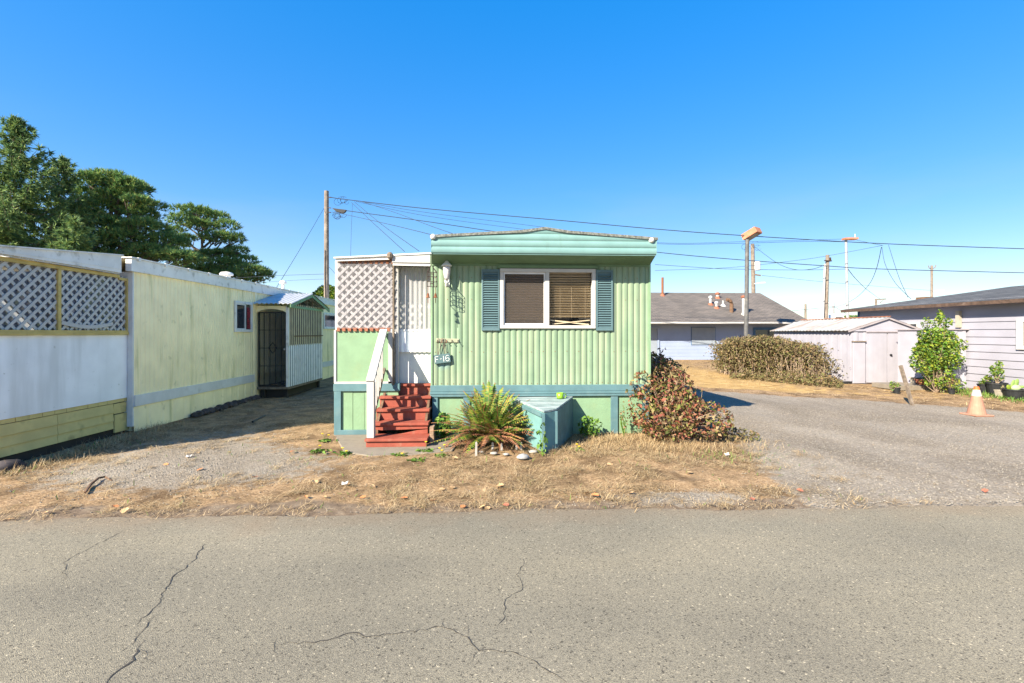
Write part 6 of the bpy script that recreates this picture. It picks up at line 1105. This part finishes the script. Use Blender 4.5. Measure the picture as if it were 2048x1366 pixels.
wire('thin cable rising past the brown pole to the wire junction', [(1310, 541, 24), (1460, 535, 24), (1583, 522, 24), (1653, 512, 24), (1764, 491, 22)], .009)
wire('level thin cable ending at the slim mast', [(1310, 529, 24), (1400, 535, 24), (1460, 538, 24), (1600, 540, 24), (1695, 538, 24)], .011)
wire('short cable from the orange lamp bar to the wire junction', [(1713, 480, 24), (1740, 486, 23), (1766, 491, 22)], .009)
wire('cable running down from the slim mast to the grey roof corner', [(1696, 538, 24), (1712, 558, 28), (1735, 580, 40), (1760, 598, 60)], .016)
wire('swooping cable from the wire junction down across the slim mast', [(1763, 494, 22), (1752, 540, 24), (1735, 573, 28), (1705, 600, 34), (1670, 614, 45), (1612, 622, 55)], .013)
wire('cable curving from the wire junction to the slate roof', [(1764, 494, 22), (1770, 527, 21), (1790, 565, 19), (1822, 598, 17)], .009); wire('second cable curving from the wire junction to the slate roof', [(1777, 490, 22), (1788, 525, 21), (1800, 560, 19), (1816, 595, 17)], .009)
wire('faint distant cable below the transformer pole', [(1524, 551, 40), (1640, 563, 48), (1760, 573, 55), (1864, 581, 60)], .014); wire('cable rising off the slate roof ridge', [(2010, 583, 16), (2030, 577, 16), (2060, 569, 16)], .007)
wire('far cable slanting below the whitish pole', [(1667, 612, 70), (1690, 626, 62), (1712, 634, 55)], .025); wire('far level cable between the short thin pole and the whitish pole', [(1580, 622, 55), (1611, 619, 55), (1667, 613, 70)], .022)
# far white camper behind the shed
c = atD(1668, 634, 45); t = thing('camper_trailer', 'white rounded camper trailer roof showing over the shed ridge', 'camper', (c.x, c.y, 0)); b = MB(); w2 = 45 / F
b.prism([(c.x - 24 * w2, c.y, .4), (c.x + 22 * w2, c.y, .4), (c.x + 22 * w2, c.y, zH(634, 45)), (c.x + 17 * w2, c.y, zH(629, 45)), (c.x + 2 * w2, c.y, zH(628, 45)), (c.x - 4 * w2, c.y, zH(626.5, 45)), (c.x - 22 * w2, c.y, zH(628.5, 45)), (c.x - 24 * w2, c.y, zH(634, 45))], (0, 2.2, 0)); b.build('body', M['white_alu'], t, bevel=.05)
b = MB(); b.box(c.x + 3 * w2, c.x + 18 * w2, c.y - .02, c.y, zH(646, 45), zH(634, 45)); b.build('window', M['dark_glass'], t); b = MB(); b.box(c.x - 11 * w2, c.x - 7 * w2, c.y - .02, c.y, zH(646, 45), zH(629, 45)); b.build('stripe_panel', M['blue_trim'], t)
for dx in (-.6, .4):
    b = MB(); b.tube([(c.x + dx, c.y - .02, .33), (c.x + dx, c.y + .2, .33)], .33, 14); b.build('wheel', M['tyre'], t)
# dark parked car, mostly hidden by the mint home
CDp = 13.2; nose = atD(1327, HY, CDp).x; cyy = atD(1310, HY, CDp).y; t = thing('parked_car', 'dark navy car parked beside the mint home, only its bonnet showing past the wall', 'car', (nose - 2, cyy + .9, 0))
def pf(*a): return [(nose + x, cyy, z) for x, z in a]
b = MB(); b.prism(pf((0, .35), (.0, .62), (-.08, .80), (-.35, .92), (-1.0, .97), (-3.1, 1.0), (-4.2, .95), (-4.3, .4)), (0, 1.7, 0)); b.build('body', M['car'], t, bevel=.06)
b = MB(); b.prism([(x, y + .12, z) for x, y, z in pf((-.55, .98), (-1.35, 1.42), (-2.7, 1.45), (-3.6, 1.0))], (0, 1.46, 0)); b.build('cabin', M['dark_glass'], t, bevel=.04); b = MB(); b.prism([(x, y + .15, z) for x, y, z in pf((-1.3, 1.42), (-2.75, 1.45), (-2.75, 1.49), (-1.35, 1.47))], (0, 1.4, 0)); b.build('roof', M['car'], t)
b = MB(); b.bar(Vector((nose - .52, cyy + .1, 1.0)), Vector((nose - 1.35, cyy + .1, 1.45)), .05, .05); b.build('pillar', M['car'], t)
for dx in (-.75, -3.4):
    for y in (-.02, 1.5): b = MB(); b.tube([(nose + dx, cyy + y, .31), (nose + dx, cyy + y + .2, .31)], .31, 16); b.build('wheel', M['tyre'], t)
# ------------------------------------------------------------------ cone, stake, boards, pots
p = atZ(1953, 831); cn = thing('traffic_cone', 'faded orange traffic cone with a white collar on the gravel edge', 'traffic cone', p); s_ = (p - O).dot(Vector((sn, cs, 0))) / F; H_ = 55 * s_
b = MB(); b.box(p.x - 18.5 * s_, p.x + 18.5 * s_, p.y - .17, p.y + .17, 0.005, .035); b.build('base', M['cone'], cn, bevel=.012)
def cr(t): return (15 - 11.2 * t) * s_
def cseg(name, t0, t1, m_, g_=0):
    b = MB(); b.lathe((p.x, p.y, .03), [(cr(t0) + g_, t0 * H_), (cr((t0 + t1) / 2) + g_, (t0 + t1) / 2 * H_), (cr(t1) + g_, t1 * H_)], 20); b.build(name, m_, cn, smooth=False)
cseg('cone_body', 0, .66, M['cone']); cseg('collar', .66, .885, M['cone_white'], .003); cseg('tip', .885, 1.0, M['cone_top'])
p = atZ(1826, 811); q = atD(1801, 731, (p - O).dot(Vector((sn, cs, 0))) + .3); b = MB(); b.bar(p + Vector((0, 0, -.05)), q, .05, .06); tag(b.build('stake', M['wood_grey']), 'leaning grey weathered stake stuck in the dry grass before the shed', 'stake')
for (xa, ya, xb, yb, w_, m_, lb) in ((1936, 779, 1934, 733, 9, 'plank_pale', 'narrow whitish plank leaning at the cabinet corner'), (1943, 779, 1949, 736, 10, 'plank_pale', 'tapered pale plank leaning beside the narrow whitish one'), (1957, 779, 1947, 735, 4, 'wood_brown', 'thin brown stick crossing in front of the tapered plank')):
    p = atZ(xa, ya - 1); dd = (p - O).dot(Vector((sn, cs, 0))); q = atD(xb, yb, dd + (.12 if m_ == 'plank_pale' else -.05)); s_ = dd / F; b = MB()
    if m_ == 'plank_pale': b.prism([p + Vector((-w_ * s_ * .55, 0, 0)), p + Vector((w_ * s_ * .55, 0, 0)), q + Vector((w_ * s_ * .12, 0, 0)), q - Vector((w_ * s_ * .12, 0, 0))], (0, .03, 0))
    else: b.bar(p, q, .03, .04)
    tag(b.build('leaning_board', M[m_]), lb, 'board')
def pot(name, label, px, py, w_, h_, m_, plant=None, sq=False, grp=None):
    p = atZ(px, py); s_ = (p - O).dot(Vector((sn, cs, 0))) / F; t = thing(name, label, 'plant pot', p, grp); R_, H_ = w_ * s_ / 2, h_ * s_; b = MB()
    n = 4 if sq else 20; b.lathe(p, [(R_ * .8, 0), (R_ * .96, H_ * .86), (R_ * 1.04, H_ * .87), (R_ * 1.04, H_), (R_ * .92, H_), (R_ * .9, H_ * .88), (.001, H_ * .86)], n)
    if sq: b.v = [(p.x + (x - p.x) * cs * 1.0 - (y - p.y) * 1, p.y + (x - p.x) * 1 + (y - p.y), z) for x, y, z in b.v]
    b.build('pot', m_, t, smooth=False)
    if plant:
        C_ = []
        for (dx, dz_, rx, rz, n_) in plant[0]: C_.append(ball(n_, (p.x + dx * s_, p.y, H_ + dz_ * s_), (rx * s_, rx * s_ * .8, rz * s_), .2))
        cc = np.concatenate(C_); v, f = leaves(cc, plant[1], .5, .55); npmesh('foliage', v, f, plant[2], t); b = MB(); twigs(b, (p.x, p.y, H_ * .86), cc[rng.integers(0, len(cc), 14)], .008, .004, .03, 4); b.build('stem', G_DRY, t)
    return t, p, s_, R_, H_
pot('plant_pot', 'medium black pot of low yellow-green leaves nearest the leaning boards', 1969, 786, 22, 18, M['pot'], ([(-4, 3, 7, 4, 70), (4, 8, 8, 6, 90), (9, 13, 7, 5, 60)], .055, G_SHRUB))
pot('plant_pot', 'big black tub with an upright leafy plant and orange stems', 1993, 789, 32, 24, M['pot'], ([(0, 22, 12, 8, 130), (6, 36, 8, 7, 70), (-8, 28, 6, 6, 40), (-2, 8, 9, 6, 30), (12, 10, 4, 8, 20)], .06, G_SHRUB))
pot('plant_pot', 'small square grey concrete pot with a few sprigs between the black tubs', 2003, 793, 15, 13, M['planter'], ([(2, 6, 3, 5, 18)], .05, G_WEED), True)
t, p, s_, R_, H_ = pot('plant_pot', 'low wide black pot holding flat cactus pads and a pale round one', 2029, 796, 36, 18, M['pot'])
CAC = mat('cactus_skin', (.17, .27, .07), .6, .12, 12, dirt=(.3, .33, .12), damt=.5, dscale=14)
for dx, dz_, rx, rz, lean, m_ in ((-4, 10, 4, 9, .35, CAC), (4, 11, 5, 10, .25, CAC), (-12, 3, 5, 6, -.2, G_SHRUB), (15, 4, 6, 3, .6, CAC), (1, 2, 9, 7, 0, mat('cactus_pale', (.33, .44, .22), .6, .1, 10))):
    b = MB(); b.lathe((0, 0, 0), [(.001, -1), (.6, -.8), (.95, -.2), (1, .2), (.7, .75), (.001, 1)], 12); b.v = [(p.x + (dx + x * rx + lean * z * rz) * s_, p.y + y * rx * s_ * (.35 if rx < 6 else .9), H_ + (dz_ + z * rz) * s_ * 1.0) for x, y, z in b.v]; b.build('cactus_pad', m_, t, smooth=True)
pot('plant_pot', 'small dark pot with an upright green weed by the shed door', 1793, 787, 13, 12, M['pot'], ([(-8, 4, 6, 10, 90), (2, 5, 6, 4, 40)], .05, G_SHRUB))
pot('plant_pot', 'dark pot with red-orange flowering stems at the shrub foot', 1903, 788, 12, 12, M['pot'], ([(0, 8, 10, 10, 110), (5, 14, 8, 8, 50)], .05, G_BUSH))
pd = MB(); a, c = atZ(1797, 781), atZ(1862, 781); pd.box(a.x, c.x, a.y, a.y + .9, 0, .13); tag(pd.build('concrete_step', M['concrete'], bevel=.01), 'low concrete step along the foot of the lilac shed', 'step')
tp_ = atD(1845, 768, (a - O).dot(Vector((sn, cs, 0))) + .25); t = thing('bowl_planter', 'terracotta bowl planter on the concrete step under the shrub', 'plant pot', (tp_.x, tp_.y, .13)); b = MB(); b.lathe((tp_.x, tp_.y, .132), [(.08, 0), (.15, .06), (.17, .13), (.185, .13), (.185, .155), (.16, .155), (.14, .1), (.001, .09)], 20); b.build('bowl', M['terracotta'], t); cc = ball(30, (tp_.x, tp_.y, .30), (.08, .08, .05), .1); v, f = leaves(cc, .05); npmesh('foliage', v, f, G_WEED, t)
q = atD(1826, 766, (a - O).dot(Vector((sn, cs, 0))) + .5); b = MB(); b.box(q.x - .05, q.x + .55, q.y - .1, q.y + .1, .29, .315); b.box(q.x, q.x + .12, q.y - .08, q.y + .08, .132, .288); b.box(q.x + .40, q.x + .5, q.y - .08, q.y + .08, .132, .288); tag(b.build('plant_bench', M['planter']), 'low grey plant bench behind the terracotta bowl', 'bench')
for px, py in ((1691, 766), (1702, 765)):
    pass
p = atD(1688, 766, 14.3); b = MB(); b.box(p.x - .25, p.x + .22, p.y - .06, p.y + .06, 0, .09); tag(b.build('curb_block', M['pot'], bevel=.01), 'short dark block lying at the foot of the lilac shed corner', 'block')
